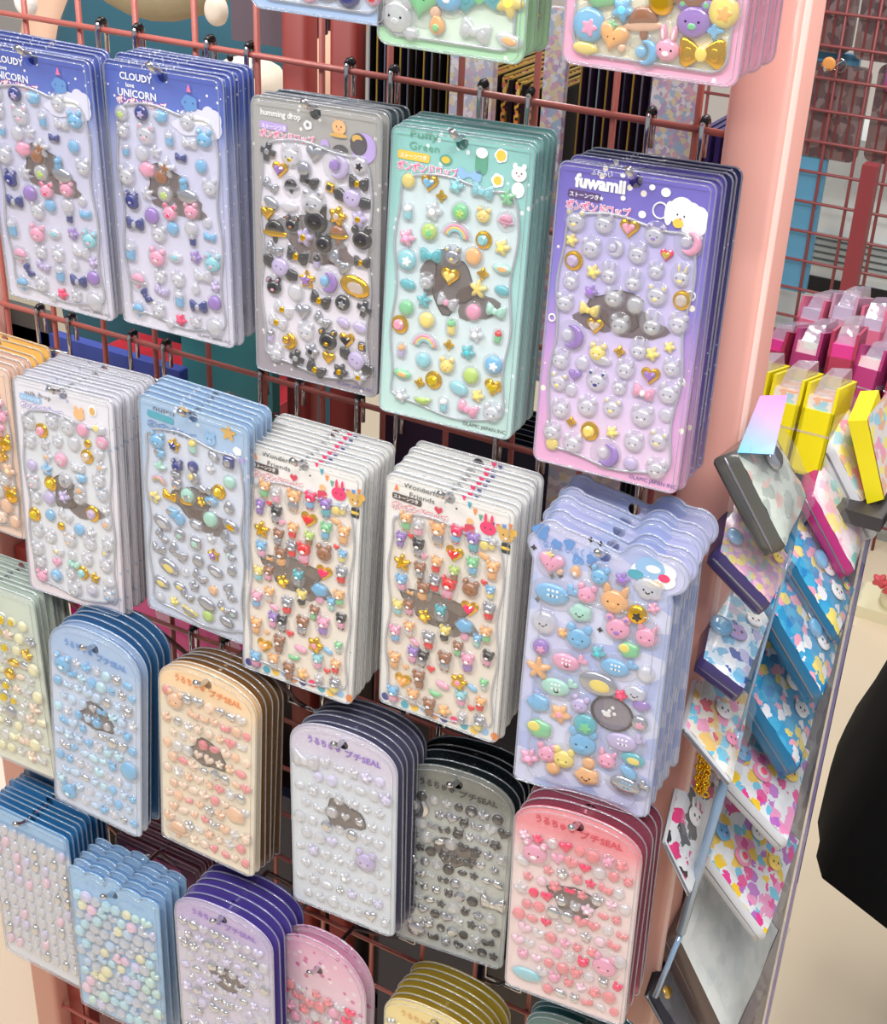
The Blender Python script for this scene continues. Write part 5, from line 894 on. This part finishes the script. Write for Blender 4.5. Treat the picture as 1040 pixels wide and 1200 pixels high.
skinned('top', [(0, 0, 116), (0, 0, 130), (0, 0, 140), (-17, 0, 134), (-21, 2, 112), (17, 0, 134), (21, 2, 112)], [(0, 1), (1, 2), (1, 3), (3, 4), (1, 5), (5, 6)], [(16, 12), (17, 12), 8, 8, 7, 8, 7], M_khaki, parent=t)
skinned('hair', [(0, 2, 160), (0, 5, 150)], [(0, 1)], [11, 8], mat('hair_dark', (40, 30, 28), .5), parent=t)
slab('paper_pack', (-14, 17, -14.5), (-7.5, 17.4, -9.6), mat('paper_white', (238, 236, 240), .6), 'white paper card leaning by the small pink plush toy', 'card')
slab('shelf_board', (-20, 13, -21.6), (14.5, 34, -20.8), mat('shelf_mauve', (170, 150, 150), .5), 'mauve shelf board behind the upper grid under the plush toys', 'shelf')
for k in range(8):
    slab('hanging_pack', (9.0+k*.0, 12+k*1.1, -2.2+.1*k), (14.6, 12.15+k*1.1, 9), mat('pack_dusty', (150, 110, 118), .4) if k % 2 else mat('pack_taupe', (104, 92, 100), .4), 'dusty mauve card hanging left of the inner upright, %s' % ORD[k], 'card', 'dusty mauve cards')

# ================================================================== the end display on the right
POUCH = dict(grey_clear=[[56.6,-4.85,-16.25],[60.19,-4.85,-21.23],[59.69,0.68,-20.54],[56.89,0.4,-16.64]],
  sequin=[[56.4,-4.53,-22.9],[59.86,-4.53,-25.33],[59.48,0.66,-25.06],[54.6,2.46,-21.64]],
  blue_whale=[[56.3,-4.3,-30.69],[59.07,-4.3,-31.93],[58.08,3.46,-31.48],[53.63,6.37,-29.49]],
  cream=[[56.1,-5.07,-35.52],[59.57,-5.07,-38.45],[58.01,2.53,-37.14],[54.65,1.43,-34.3]],
  white_dog=[[55.9,-4.88,-45.26],[58.1,-4.88,-48.7],[56.21,6.66,-45.74],[53.9,4.37,-42.13]],
  black_purse=[[55.7,-2.85,-61.58],[58.79,-2.85,-65.98],[58.72,1.2,-65.88],[54.92,3.85,-60.47]],
  pastel_top=[[58.0,13.28,-22.72],[62.1,13.28,-28.44],[60.91,18.55,-26.77],[56.96,18.56,-21.26]],
  pink_pastel=[[58.0,10.07,-25.11],[61.65,10.07,-29.91],[60.76,18.19,-28.74],[56.64,17.09,-23.31]],
  blue_a=[[58.0,7.06,-28.74],[62.06,7.06,-33.41],[61.49,12.51,-32.75],[56.83,12.61,-27.4]],
  blue_b=[[58.0,3.96,-30.91],[62.41,3.96,-36.28],[61.58,10.95,-35.27],[56.92,10.16,-29.61]],
  blue_c=[[57.8,3.31,-37.49],[61.89,3.31,-42.16],[60.85,11.79,-40.97],[56.13,11.68,-35.59]],
  multi_a=[[57.5,0.78,-42.7],[62.59,0.78,-46.37],[61.17,9.8,-45.34],[56.04,8.96,-41.65]],
  multi_b=[[57.0,0.71,-49.77],[62.45,0.71,-55.09],[61.62,10.6,-54.27],[55.57,8.37,-48.37]],
  white_brown=[[56.6,-0.25,-57.8],[61.68,-0.25,-65.9],[61.26,12.3,-65.22],[55.53,9.19,-56.1]])
def pouch(key, label, P_face, m_side, th=1.5, cat='pencil case', bulge=.35, charm=None, zipm=None, faces=None):
    A, B_, D, Cc = [Vector(p) for p in POUCH[key]]
    t = bpy.data.objects.new('pencil_case', None); C.objects.link(t); o0 = (A+B_+D+Cc)/4; t.location = (o0.x*U, o0.y*U, o0.z*U+ZB); tag(t, label, cat)
    n = (B_-A).cross(Cc-A); n.normalize()
    if n.x < 0: n = -n
    A, B_, D, Cc = A-o0, B_-o0, D-o0, Cc-o0
    N = 10; g = MB(); vs = []; fs = []
    def pt(s, u, off):   # s along A->B, u along A->C
        p = A.lerp(B_, s).lerp(Cc.lerp(D, s), u)
        return p+n*off
    for i in range(N+1):
        for j in range(N+1):
            s, u = i/N, j/N; e = min(1, 6*s*(1-s)+.0)*min(1, 6*u*(1-u)); vs.append(pt(s, u, bulge*(e-.3)+.06*math.sin(17*s+9*u+len(key))))
    for i in range(N):
        for j in range(N): a = i*(N+1)+j; fs.append((a, a+N+1, a+N+2, a+1))
    g.add(vs, fs, P_face); g.obj('printed_panel', t, True)
    ring = [(i/N, 0) for i in range(N)]+[(1, j/N) for j in range(N)]+[(1-i/N, 1) for i in range(N)]+[(0, 1-j/N) for j in range(N)]
    g = MB(); k = len(ring); vs = []
    for lay, (off, ins) in enumerate(((-.1, 0), (-.4, -.02), (-th+.3, -.02), (-th, .02))):
        for s, u in ring: vs.append(pt(s+(.5-s)*ins*2, u+(.5-u)*ins*2, off))
    fs = [(l*k+i, l*k+(i+1) % k, (l+1)*k+(i+1) % k, (l+1)*k+i) for l in range(3) for i in range(k)]; fs.append(tuple(3*k+i for i in range(k)))
    g.add(vs, fs, m_side); g.obj('gusset', t, True)
    g = MB(); g.tube([tuple(pt(i/N, -.01, -th*.5)) for i in range(N+1)], .12, zipm or mat('zip_grey', (140, 140, 150), .3, metal=.6), 5); g.obj('zip', t, True)
    g = MB(); vs = [tuple(pt(i/8, j/8, bulge+.35+.1*math.sin(5*i+3*j))) for i in range(9) for j in range(9)]; g.add(vs, [(i*9+j, (i+1)*9+j, (i+1)*9+j+1, i*9+j+1) for i in range(8) for j in range(8)], MC['bag_film']); g.obj('plastic_bag', t, True)
    for (s, u, r_, c, kind) in (faces or ()):
        p = pt(s, u, bulge*.8+.1); g = MB(); A_ = mat('print_'+c, COL[c], .3, coat=.3)
        ears = {'bear': [(CI, -.55, .75, .55, .55), (CI, .55, .75, .55, .55)], 'bunny': [(CI, -.35, 1.1, .42, 1.1), (CI, .35, 1.1, .42, 1.1)], 'cat': [(TRI, -.55, .75, 1.6, 1.8), (TRI, .55, .75, 1.6, 1.8)], 'ring': []}[kind]
        for (P, x_, z_, sx_, sz_) in ears: g.dome(xf(P, sx_*r_, sz_*r_, x_*r_, z_*r_), .06, A_)
        g.dome(circ(r_, 20, 0, 0, r_*.86), .14, A_)
        if kind == 'ring': g.dome(circ(r_*.62, 16), .1, jelly('wht'), .1); g.dome(circ(r_*.36, 14), .1, mat('print_hot', COL['hot'], .3), .18)
        else:
            for sx in (-1, 1): g.dome(xf(CI, .26*r_, .34*r_, sx*.36*r_, 0), .04, M_dark, .12)
            g.dome(xf(CI, .3*r_, .2*r_, 0, -.3*r_), .04, mat('print_pnk', COL['pnk'], .3, coat=.3), .12)
        o = g.obj('printed_animal', t, True); o.location = (p.x*U, p.y*U, p.z*U)
        ax_y = -n; ax_z = ((A-B_).normalized()*.4+(Cc-A).normalized()).normalized(); ax_z = (ax_z-ax_y*ax_z.dot(ax_y)).normalized(); ax_x = ax_y.cross(ax_z)
        o.rotation_euler = Matrix((ax_x, ax_y, ax_z)).transposed().to_euler()
    if charm:
        for (s, u, r_, c) in charm:
            p = pt(s, u, bulge+.1); g = MB(); q = Matrix(((1, 0, 0), (0, 1, 0), (0, 0, 1)))
            g.dome(circ(r_, 16), .35*r_+.1, jelly(c) if c in COL else MC[c]); o = g.obj('charm', t, True); o.location = (p.x*U, p.y*U, p.z*U); o.rotation_euler = n.to_track_quat('-Y', 'Z').to_euler()
    return t
film('bag_film', (245, 246, 250), .09, .08, .05)
def cellp(name, base, cells, sc_=110, thr=.45): return printed(name, [(0, base), (1, base)], -10, 10, None, .3, 300, (sc_*1.35, cells, max(thr, .62), .9))
P_seq = cellp('pouch_sequins', (206, 160, 190), [(226, 180, 200), (214, 200, 130), (190, 150, 200), (170, 190, 190), (232, 190, 190)], 170, .5)
P_blu = cellp('pouch_blue_rainbow', (52, 160, 214), [(70, 180, 225), (245, 245, 250), (246, 170, 190), (245, 225, 120), (40, 140, 205), (60, 170, 220)], 95, .45)
P_gr = cellp('pouch_grey_clear', (196, 204, 196), [(206, 212, 204), (170, 178, 172), (214, 180, 172)], 80, .5)
P_wh = cellp('pouch_whale_white', (206, 222, 236), [(235, 238, 244), (110, 180, 220), (60, 90, 170), (180, 180, 220)], 80, .5)
P_cr = cellp('pouch_cream_candy', (232, 226, 214), [(240, 150, 190), (240, 200, 120), (236, 236, 230), (225, 70, 90), (120, 200, 230)], 90, .42)
P_wd = cellp('pouch_white_pink', (228, 230, 234), [(230, 60, 130), (50, 46, 52), (232, 234, 238), (226, 230, 236), (235, 238, 240)], 75, .32)
P_ps = cellp('pouch_pastel', (236, 226, 226), [(250, 236, 140), (246, 170, 200), (170, 215, 235), (240, 232, 232), (242, 190, 160)], 90, .5)
P_pp = cellp('pouch_pink_pastel', (240, 216, 226), [(246, 190, 210), (244, 224, 150), (232, 236, 236), (150, 210, 200), (245, 226, 232)], 80, .5)
P_mu = cellp('pouch_confetti', (232, 236, 240), [(250, 208, 40), (238, 60, 150), (110, 200, 230), (244, 150, 200), (240, 242, 244), (190, 110, 200)], 85, .48)
P_wb = cellp('pouch_white_plain', (228, 232, 228), [(232, 236, 232), (220, 226, 224), (236, 238, 236)], 60, .5)
P_bk = cellp('pouch_black', (40, 36, 44), [(44, 40, 48), (60, 50, 66)], 60, .5)
M_smoke = mat('gusset_smoke', (84, 84, 80), .25, coat=.4); M_vio = mat('gusset_violet', (62, 52, 104), .3, coat=.4); M_teal = mat('gusset_teal', (18, 112, 158), .3, coat=.5); M_mag = mat('gusset_magenta', (186, 40, 122), .3, coat=.4)
M_brn = mat('gusset_brown', (92, 74, 68), .35, coat=.4); M_wht = mat('gusset_white', (216, 218, 224), .4)
pouch('black_purse', 'black pencil case lowest behind the right post', P_bk, dk[1], th=.6, charm=[(.2, .2, .5, 'gld')])
pouch('white_dog', 'white and pink pencil case under the gold chain', P_wd, M_wht, faces=[(.45, .35, .8, 'wht', 'bunny'), (.5, .8, .7, 'wht', 'bear')], th=.6)
pouch('cream', 'cream candy-print pencil case below the white and blue one', P_cr, M_wht, faces=[(.5, .5, .7, 'wht', 'bear'), (.75, .3, .5, 'pnk', 'bear')], th=.8)
pouch('blue_whale', 'white and blue pencil case under the lilac sequin one', P_wh, M_vio, faces=[(.5, .4, .75, 'lav', 'bear'), (.75, .7, .6, 'wht', 'bear')], charm=[(.15, .3, .8, 'blu')])
pouch('sequin', 'lilac sequin pencil case with dark violet side', P_seq, M_vio, faces=[(.6, .5, .45, 'yel', 'bear'), (.8, .6, .4, 'yel', 'bear')], charm=[(.1, .2, .6, 'blu'), (.2, .7, .9, 'lav')])
t = pouch('grey_clear', 'clear grey pencil case with pink to blue header card', P_gr, M_smoke, th=1.8, charm=[(.25, .5, .8, 'gry')])
HA, HB, HC, HDD = (56.6, -4.9, -16.25), (58.6, -4.9, -15.8), (57.8, -.85, -13.9), (56.3, -.85, -14.3)
g = MB(); g.add([HA, HB, HC, HDD], [(0, 1, 2, 3)], printed('header_pink_blue', [(0, (120, 190, 225)), (.4, (170, 170, 225)), (1, (226, 140, 210))], -16.2, -13.9))
g.add([(p[0]-.1, p[1]+.1, p[2]-.1) for p in (HA, HB, HC, HDD)], [(3, 2, 1, 0)], MC['header_pink_blue'])
hd = g.obj('header_card'); put(hd, 0, 0, 0); hd.parent = t; hd.matrix_parent_inverse = t.matrix_world.inverted() if False else Matrix.Translation((-t.location.x, -t.location.y, -t.location.z))
HDR = (hd, t)
pouch('white_brown', 'large white pencil case with brown side, lowest on the right', P_wb, M_brn, th=2.4, bulge=.5, charm=[(.15, .75, .5, 'sil')])
pouch('multi_b', 'confetti print pencil case, lower of the two', P_mu, M_wht, faces=[(.12, .3, .75, 'blu', 'cat'), (.42, .3, .85, 'pnk', 'ring'), (.5, .65, .7, 'wht', 'bunny'), (.78, .55, .7, 'yel', 'bear'), (.75, .85, .6, 'yel', 'bear'), (.22, .75, .5, 'hot', 'ring')])
pouch('multi_a', 'confetti print pencil case, upper of the two', P_mu, M_wht, faces=[(.12, .3, .75, 'blu', 'cat'), (.42, .3, .85, 'pnk', 'ring'), (.5, .65, .7, 'wht', 'bunny'), (.78, .55, .7, 'yel', 'bear'), (.75, .85, .6, 'yel', 'bear'), (.22, .75, .5, 'hot', 'ring')])
pouch('blue_c', 'sky blue pencil case with teal side, lowest of three', P_blu, M_teal, th=1.9, faces=[(.5, .55, .75, 'wht', 'bear'), (.72, .42, .7, 'wht', 'bear'), (.25, .7, .4, 'pnk', 'bear'), (.82, .7, .35, 'yel', 'ring')])
pouch('blue_b', 'sky blue pencil case with teal side, middle of three', P_blu, M_teal, th=1.6, faces=[(.5, .55, .75, 'wht', 'bear'), (.72, .42, .7, 'wht', 'bear'), (.25, .7, .4, 'pnk', 'bear'), (.82, .7, .35, 'yel', 'ring')], charm=[(.55, .4, .7, 'blu')])
pouch('blue_a', 'sky blue pencil case, topmost of three, under the pink one', P_blu, M_teal, th=1.3, faces=[(.5, .55, .75, 'wht', 'bear'), (.72, .42, .7, 'wht', 'bear'), (.25, .7, .4, 'pnk', 'bear'), (.82, .7, .35, 'yel', 'ring')], charm=[(.35, .45, .7, 'blu')])
pouch('pastel_top', 'pastel pencil case leaning against the yellow carton', P_ps, M_wht)
pouch('pink_pastel', 'pale pink pencil case with magenta side', P_pp, M_mag, th=1.5)
# gold chain
ch = empty('gold_chain', (56.7, -3.0, -36.8)); tag(ch, 'gold chain strap hanging beside the right post', 'chain')
for k in range(24):
    for q in range(2):
        b = MB(); b.tube([(x, 0, z) for x, z in circ(.24, 8)], .085, jelly('gld'), 6, closed=True); o = b.obj('chain_link', ch, True); o.location = ((.0+q*.42+.08*math.sin(k*1.7))*U, (.03*k)*U, -k*.25*U); o.rotation_euler = (0, 0, (k+q) % 2*1.2+.3)
# clear bins
M_acr = film('acrylic', (232, 230, 244), .10, .03, .06); M_acre = mat('acrylic_edge', (150, 140, 190), .12, coat=1.0); M_tube = mat('plastic_channel', (142, 170, 200), .12, coat=1.0)
ac = empty('clear_bin_rack', (58, 10, -60)); tag(ac, 'clear acrylic bin rack on the end of the pink display', 'bin rack')
def ak(o): o.parent = ac; o.matrix_parent_inverse = Matrix.Translation((-58*U, -10*U, 60*U-ZB)); o.location.z += ZB; return o
b = MB(); b.box((55.5, 20.0, -110), (60.4, 20.2, -27), M_acr); ak(b.obj('end_panel', None))
b = MB(); b.box((60.25, 19.9, -110), (60.5, 20.3, -22), M_acre); ak(b.obj('panel_edge', None))
b = MB(); b.tube([(59.5, -.5, -23.9), (58.9, -1.3, -33), (58.6, -1.8, -37)], .1, M_tube, 8); ak(b.obj('divider_edge', None, True))
b = MB(); b.tube([(58.6, -1.9, -37), (58.1, -3.0, -45), (57.6, -4.3, -53.2)], .34, M_tube, 10); ak(b.obj('plastic_channel', None, True))
b = MB(); b.tube([(57.6, -4.3, -53.4), (56.9, -5.7, -58.5)], .2, M_tube, 8); ak(b.obj('lower_channel', None, True))
# yellow cartons and bagged toys standing in rows on the shelf beyond
M_yel = mat('carton_yellow', (246, 232, 20), .35, coat=.3); film('window_bag', (206, 196, 216), .34, .08, .06)
M_magc = mat('bag_magenta', (180, 60, 124), .35); M_red = mat('bag_red', (176, 56, 88), .4)
def carton(x, y, z, wx, ly, h, m, label, cat='carton', tilt=0.0, yaw=0.0, group=None, inner=None):
    t = empty('carton', (x, y, z), (tilt, 0, yaw)); tag(t, label, cat, group)
    b = MB(); e = .22
    b.box((-wx/2, -ly/2, 0), (-wx/2+e, ly/2, h), m); b.box((wx/2-e, -ly/2, 0), (wx/2, ly/2, h), m); b.box((-wx/2, -ly/2, 0), (wx/2, -ly/2+e, h*.72), m); b.box((-wx/2, ly/2-e, 0), (wx/2, ly/2, h), m); b.box((-wx/2, -ly/2, 0), (wx/2, ly/2, e), m); b.obj('frame', t)
    b = MB(); b.box((-wx/2+e, -ly/2+e, e), (wx/2-e, ly/2-e, h*.86), inner or P_pp); b.obj('contents', t)
    b = MB(); b.add([(-wx/2-.05, -ly/2-.05, h*.45), (wx/2+.05, -ly/2-.05, h*.45), (wx/2+.05, ly/2+.05, h*.6), (-wx/2-.05, ly/2+.05, h*.6), (-wx*.25, -ly*.3, h+.3), (wx*.35, -ly*.25, h+.5), (wx*.3, ly*.35, h+.9), (-wx*.3, ly*.3, h+.7)], [(4, 5, 6, 7), (0, 1, 5, 4), (1, 2, 6, 5), (2, 3, 7, 6), (3, 0, 4, 7)], MC['window_bag']); b.obj('clear_top', t)
    return t
for k, (x, lb) in enumerate(((51.6, 'first'), (54.1, 'second'), (56.5, 'third'))):
    carton(x, 15.0, -25.8, 2.2, 5.5, 6.3, M_yel, 'bright yellow carton in the row right of the post, %s from the left' % lb, group='yellow cartons', tilt=-.25, inner=P_ps)
t = empty('carton', (60.2, 15.0, -25.2), (0, 0, .15)); tag(t, 'tall bright yellow carton at the right end of the row', 'carton', 'yellow cartons')
b = MB(); P4 = [(-1.8, -2, 4.6), (-.6, -2, 4.9), (1.5, -2, -.6), (.5, -2, -1.2)]
b.add(P4+[(p[0]+.2, p[1]+5, p[2]+.2) for p in P4], [(0, 1, 2, 3), (7, 6, 5, 4), (0, 4, 5, 1), (1, 5, 6, 2), (2, 6, 7, 3), (3, 7, 4, 0)], M_yel); b.obj('frame', t)
b = MB(); b.add([(-.6, -2, 5.1), (1.5, -2, -.4), (2.3, 2.6, .6), (.5, 2.6, 6.0)], [(0, 1, 2, 3)], P_ps); b.obj('printed_side', t)
for k in range(5):
    carton(50.6+k*2.35, 23.5+.2*k, -25.4, 2.0, 6.5, 5.6+.5*(k % 3), M_red if k % 2 == 0 else M_magc, 'magenta bagged toy in the row behind the yellow cartons, %s' % ORD[k], 'bagged toy', -.34+.05*(k % 3), .12*(k % 3-1), group='magenta bagged toys', inner=P_pp if k % 2 else mat('toy_magenta', (222, 60, 150), .4))
for k in range(5):
    carton(50.8+k*2.2, 32.5+.3*k, -26.2, 2.0, 6.5, 6.2+.6*(k % 2), mat('bag_mauve', (196, 150, 172), .4) if k % 2 else mat('bag_rose', (214, 110, 140), .4), 'pale mauve bagged toy in the rearmost row, %s' % ORD[k], 'bagged toy', -.3, .1*(k % 3-1), group='mauve bagged toys', inner=mat('toy_lilac', (190, 176, 200), .5))
slab('shelf_board', (49, 11.5, -27.4), (62.5, 40, -26.4), mat('shelf_dark', (60, 56, 58), .5), 'dark shelf board carrying the yellow cartons', 'shelf')
slab('shelf_board', (56, 21, -110), (56.6, 40, -27.5), mat('shelf_dark'), 'dark upright side board below the carton shelf', 'board')

# ================================================================== the shop beyond
def plane(name, a, b_, z, m):
    t = MB(); t.add([(a[0], a[1], z), (b_[0], a[1], z), (b_[0], b_[1], z), (a[0], b_[1], z)], [(0, 1, 2, 3)], m); o = t.obj(name); put(o, 0, 0, 0); return struct(o)
M_floor = mat('floor_vinyl', (230, 212, 184), .28, coat=.15, bump=.04, bscale=6)
plane('floor', (-500, -400), (500, 500), -126, M_floor)
M_wallc = mat('wall_paint', (214, 208, 204), .7)
b = MB(); b.box((-500, 420, -126), (500, 428, 170), M_wallc); struct(put(b.obj('wall_back'), 0, 0, 0) or bpy.data.objects['wall_back']) if False else None
o = b.obj('wall_back'); put(o, 0, 0, 0); struct(o)
# second grid rack far behind on the right
r2 = empty('display_rack', (14, 190, -126)); tag(r2, 'dark pink wire grid rack in the background at the upper right', 'display rack')
def r2k(o): o.parent = r2; o.matrix_parent_inverse = Matrix.Translation((-14*U, -190*U, 126*U-ZB)); o.location.z += ZB; return o
M_wire2 = mat('grid_wire_far', (134, 66, 68), .4)
for k in range(13):
    x = -26+k*5.9; b = MB(); b.tube([(x, 190, -126), (x, 190, 10)], .32, M_wire2, 6); r2k(b.obj('grid_wire', None, True))
for k in range(20):
    z = -12-k*5.7; b = MB(); b.tube([(-27, 189.7, z), (48, 189.7, z)], .3, M_wire2, 6); r2k(b.obj('grid_wire', None, True))
b = MB(); b.box((19.6, 178, -126), (22.3, 181, -46), mat('post_red_far', (140, 56, 62), .5)); r2k(b.obj('post', None))
b = MB(); b.box((-27, 195, -126), (60, 200, -92), mat('plinth_grey', (168, 172, 168), .5)); r2k(b.obj('base_plinth', None))
P_mesh = printed('print_mesh_brown', [(0, (92, 70, 72)), (1, (104, 80, 80))], -20, 20, None, .5, 200, (60, [(98, 76, 78), (126, 106, 106), (84, 64, 68), (116, 92, 90)], 2.0))
def mesh_pouch(x, z, w_, h_, y, m, label):
    t = empty('mesh_pouch', (x, y, z)); tag(t, label, 'pouch')
    b = MB(); b.plate(rrect(w_, h_, 1.5, 4), -.8, .8, m); b.obj('body', t)
    b = MB()
    for i in range(1, 5): b.tube([(-w_/2+i*w_/5, -.95, -h_/2+.5), (-w_/2+i*w_/5, -.95, h_/2-.5)], .2, M_wire2, 4)
    b.obj('seam', t); b = MB(); b.tube([(x_*1.2, -.9, h_/2+z_*1.2) for x_, z_ in circ(1, 10)], .2, M_chrome, 5, closed=True); b.obj('ring', t, True)
mesh_pouch(9.5, -41, 11.5, 17, 192, P_mesh, 'dark mesh pouch hanging in the middle of the background rack')
mesh_pouch(21.2, -40, 9.5, 17.5, 192.5, P_mesh, 'dark mesh pouch hanging right of the first one on the background rack')
mesh_pouch(6.5, -24, 8.5, 13, 192, P_mesh, 'dark mesh pouch in the upper row of the background rack, left one')
mesh_pouch(15.6, -24.5, 8.3, 13, 192, P_mesh, 'dark mesh pouch in the upper row of the background rack, right one')
mesh_pouch(22.0, -24, 8.0, 24, 191.5, printed('print_magenta_mesh', [(0, (160, 60, 120)), (1, (150, 90, 140))], -15, 15, None, .4, 100, (70, [(190, 50, 120), (130, 80, 130), (150, 90, 150)], .5)), 'magenta translucent pouch at the upper right corner')
mesh_pouch(-1.5, -38, 5.0, 18, 192.5, mat('pouch_maroon', (116, 66, 70), .5), 'narrow maroon pouch just right of the pink post')
slab('blue_towel_pack', (4.0, 191.5, -76), (10.0, 193, -49), mat('pack_sky', (96, 160, 196), .5), 'long light blue pack hanging on the background rack', 'pack')
slab('blue_towel_pack', (1.5, 194.5, -36), (12, 196, -31), mat('pack_sky'), 'light blue pack edge between the mesh pouches', 'pack')
bx = empty('storage_cabinet', (16, 212, -126)); tag(bx, 'white cabinet with ribbed lower front behind the background rack', 'cabinet')
b = MB(); b.box((-26, 0, 0), (14, 20, 76), mat('cabinet_white', (236, 240, 238), .4)); b.obj('body', bx)
for k in range(5): b = MB(); b.box((-26, -1.2, 50+k*1.4), (14, 0, 50.8+k*1.4), mat('cabinet_rib', (176, 182, 180), .4)); b.obj('rib', bx)
b = MB(); b.box((-26, -.6, 44), (14, 0, 47), mat('cabinet_dark', (30, 30, 32), .5)); b.obj('gap', bx)
hk = empty('display_hook', (10.2, 182, -31.5)); tag(hk, 'hook with an orange round tag on the background rack', 'hook')
b = MB(); b.tube([(0, 8, 0), (0, -3, 0), (0, -4, .8)], .25, M_chrome, 6); b.obj('prong', hk, True); b = MB(); b.dome(circ(1.2, 14), .3, mat('tag_orange', (224, 150, 80), .4)); o = b.obj('round_tag', hk, True); o.location = (-.2*U, -.5*U, .9*U)
# left cabinet
slab('side_cabinet', (-60, 3.6, -126), (-13.4, 30, -84), mat('cabinet_cream', (244, 226, 208), .5), 'cream cabinet left of the pink rack at the lower left corner', 'cabinet')
slab('corner_trim', (-13.3, 3.4, -126), (-12.1, 6, -84), mat('trim_pale_green', (226, 226, 196), .5), 'pale green corner strip between cream cabinet and pink post', 'trim')
# person in a black coat at the right edge
t = empty('person', (89.5, 60, -126)); tag(t, 'person in a wide black coat, only the hem in view at the right edge', 'person')
body = skinned('body', [(0, 0, 88), (0, 0, 105), (0, 0, 126), (0, 0, 138), (0, -3, 150), (-8, 0, 82), (-8.5, 0, 45), (-8, 3, 9), (-8.5, -8, 3.4), (8, 0, 82), (8.5, 0, 45), (8, 3, 9), (8.5, -8, 3.4), (-16, 0, 130), (-19, 2, 106), (-17, -7, 86), (16, 0, 130), (19, 2, 106), (17, -7, 86)],
    [(0, 1), (1, 2), (2, 3), (3, 4), (0, 5), (5, 6), (6, 7), (7, 8), (0, 9), (9, 10), (10, 11), (11, 12), (2, 13), (13, 14), (14, 15), (2, 16), (16, 17), (17, 18)], [(13, 9), (12, 8), (13, 8), 5, (8, 9), 8.5, 6, 4.5, 3.6, 8.5, 6, 4.5, 3.6, 5.5, 4.2, 3.2, 5.5, 4.2, 3.2], mat('skin_tone'), parent=t)
M_coat = mat('coat_black', (12, 12, 14), .9, spec=.2)
b = MB(); N = 40; prof = [(39.5, 35.5), (42, 35.4), (45, 34.9), (50, 33.5), (60, 31), (75, 26), (95, 19), (112, 16.5), (126, 18), (134, 13), (139, 7)]
vs = []
for k, (z, r_) in enumerate(prof):
    fl = max(0, (90-z)/60)
    for i in range(N):
        a = 2*PI*i/N; q = r_*(1+.05*fl*math.sin(7*a+.5)+.02*fl*math.sin(12*a)); vs.append((q*math.cos(a), .8*q*math.sin(a), z+(2.2*math.sin(5*a+1)-4*math.cos(a)*0 if k == 0 else 0)))
fs = [(k*N+i, k*N+(i+1) % N, (k+1)*N+(i+1) % N, (k+1)*N+i) for k in range(len(prof)-1) for i in range(N)]
b.add(vs, fs, M_coat); b.obj('coat', t, True)
skinned('sleeves', [(0, 0, 128), (-16, 0, 129), (-20, 2, 106), (-18, -6, 90), (16, 0, 129), (20, 2, 106), (18, -6, 90)], [(0, 1), (1, 2), (2, 3), (0, 4), (4, 5), (5, 6)], [9, 8, 7, 6, 8, 7, 6], M_coat, parent=t)
skinned('trousers', [(0, 0, 88), (-8, 0, 80), (-11, 0, 40), (-13.5, 0, 8), (8, 0, 80), (11, 0, 40), (12, 0, 8)], [(0, 1), (1, 2), (2, 3), (0, 4), (4, 5), (5, 6)], [13, 11, 9, 6, 11, 9, 6], M_coat, parent=t)
skinned('shoe', [(-13, 3, 3), (-13, -8, 2.6)], [(0, 1)], [4.2, 3.2], M_coat, parent=t); skinned('shoe', [(12, 3, 3), (12, -8, 2.6)], [(0, 1)], [4.2, 3.2], M_coat, parent=t)
skinned('hair', [(0, 2, 154), (0, 4, 144)], [(0, 1)], [10.5, 8.5], mat('hair_dark'), parent=t)
# cream clog of a passer-by
t = empty('clog', (42.5, 168, -126)); tag(t, 'cream clog with pink charm on the floor beyond the rack', 'shoe')
M_clog = mat('clog_cream', (240, 232, 196), .5)
skinned('upper', [(-3, -1, 4.2), (2, 0, 4.4), (9, 1, 4.6), (15, 2, 4.8)], [(0, 1), (1, 2), (2, 3)], [(4.2, 3.6), (5, 4.4), (4.6, 4.2), (4.0, 4.0)], M_clog, parent=t)
b = MB(); b.plate([(x_, z_) for x_, z_ in rrect(24, 2.4, 1, 4, 5, 1.2)], -5, 5, M_clog); b.obj('sole', t, True)
for k, (x_, z_) in enumerate(((-2.5, 8.6), (1.0, 9.6), (-.4, 7.4))): b = MB(); b.dome(xf(FL, 3.6, 3.2), 1.2, mat('charm_pink', (214, 84, 92), .5)); o = b.obj('charm', t, True); o.location = (x_*U, -4.2*U, z_*U)
skinned('sock', [(6, 1, 8), (6.5, 2, 22)], [(0, 1)], [4.5, 4.6], mat('sock_grey', (120, 112, 110), .8), parent=t)
bpy.context.view_layer.update()
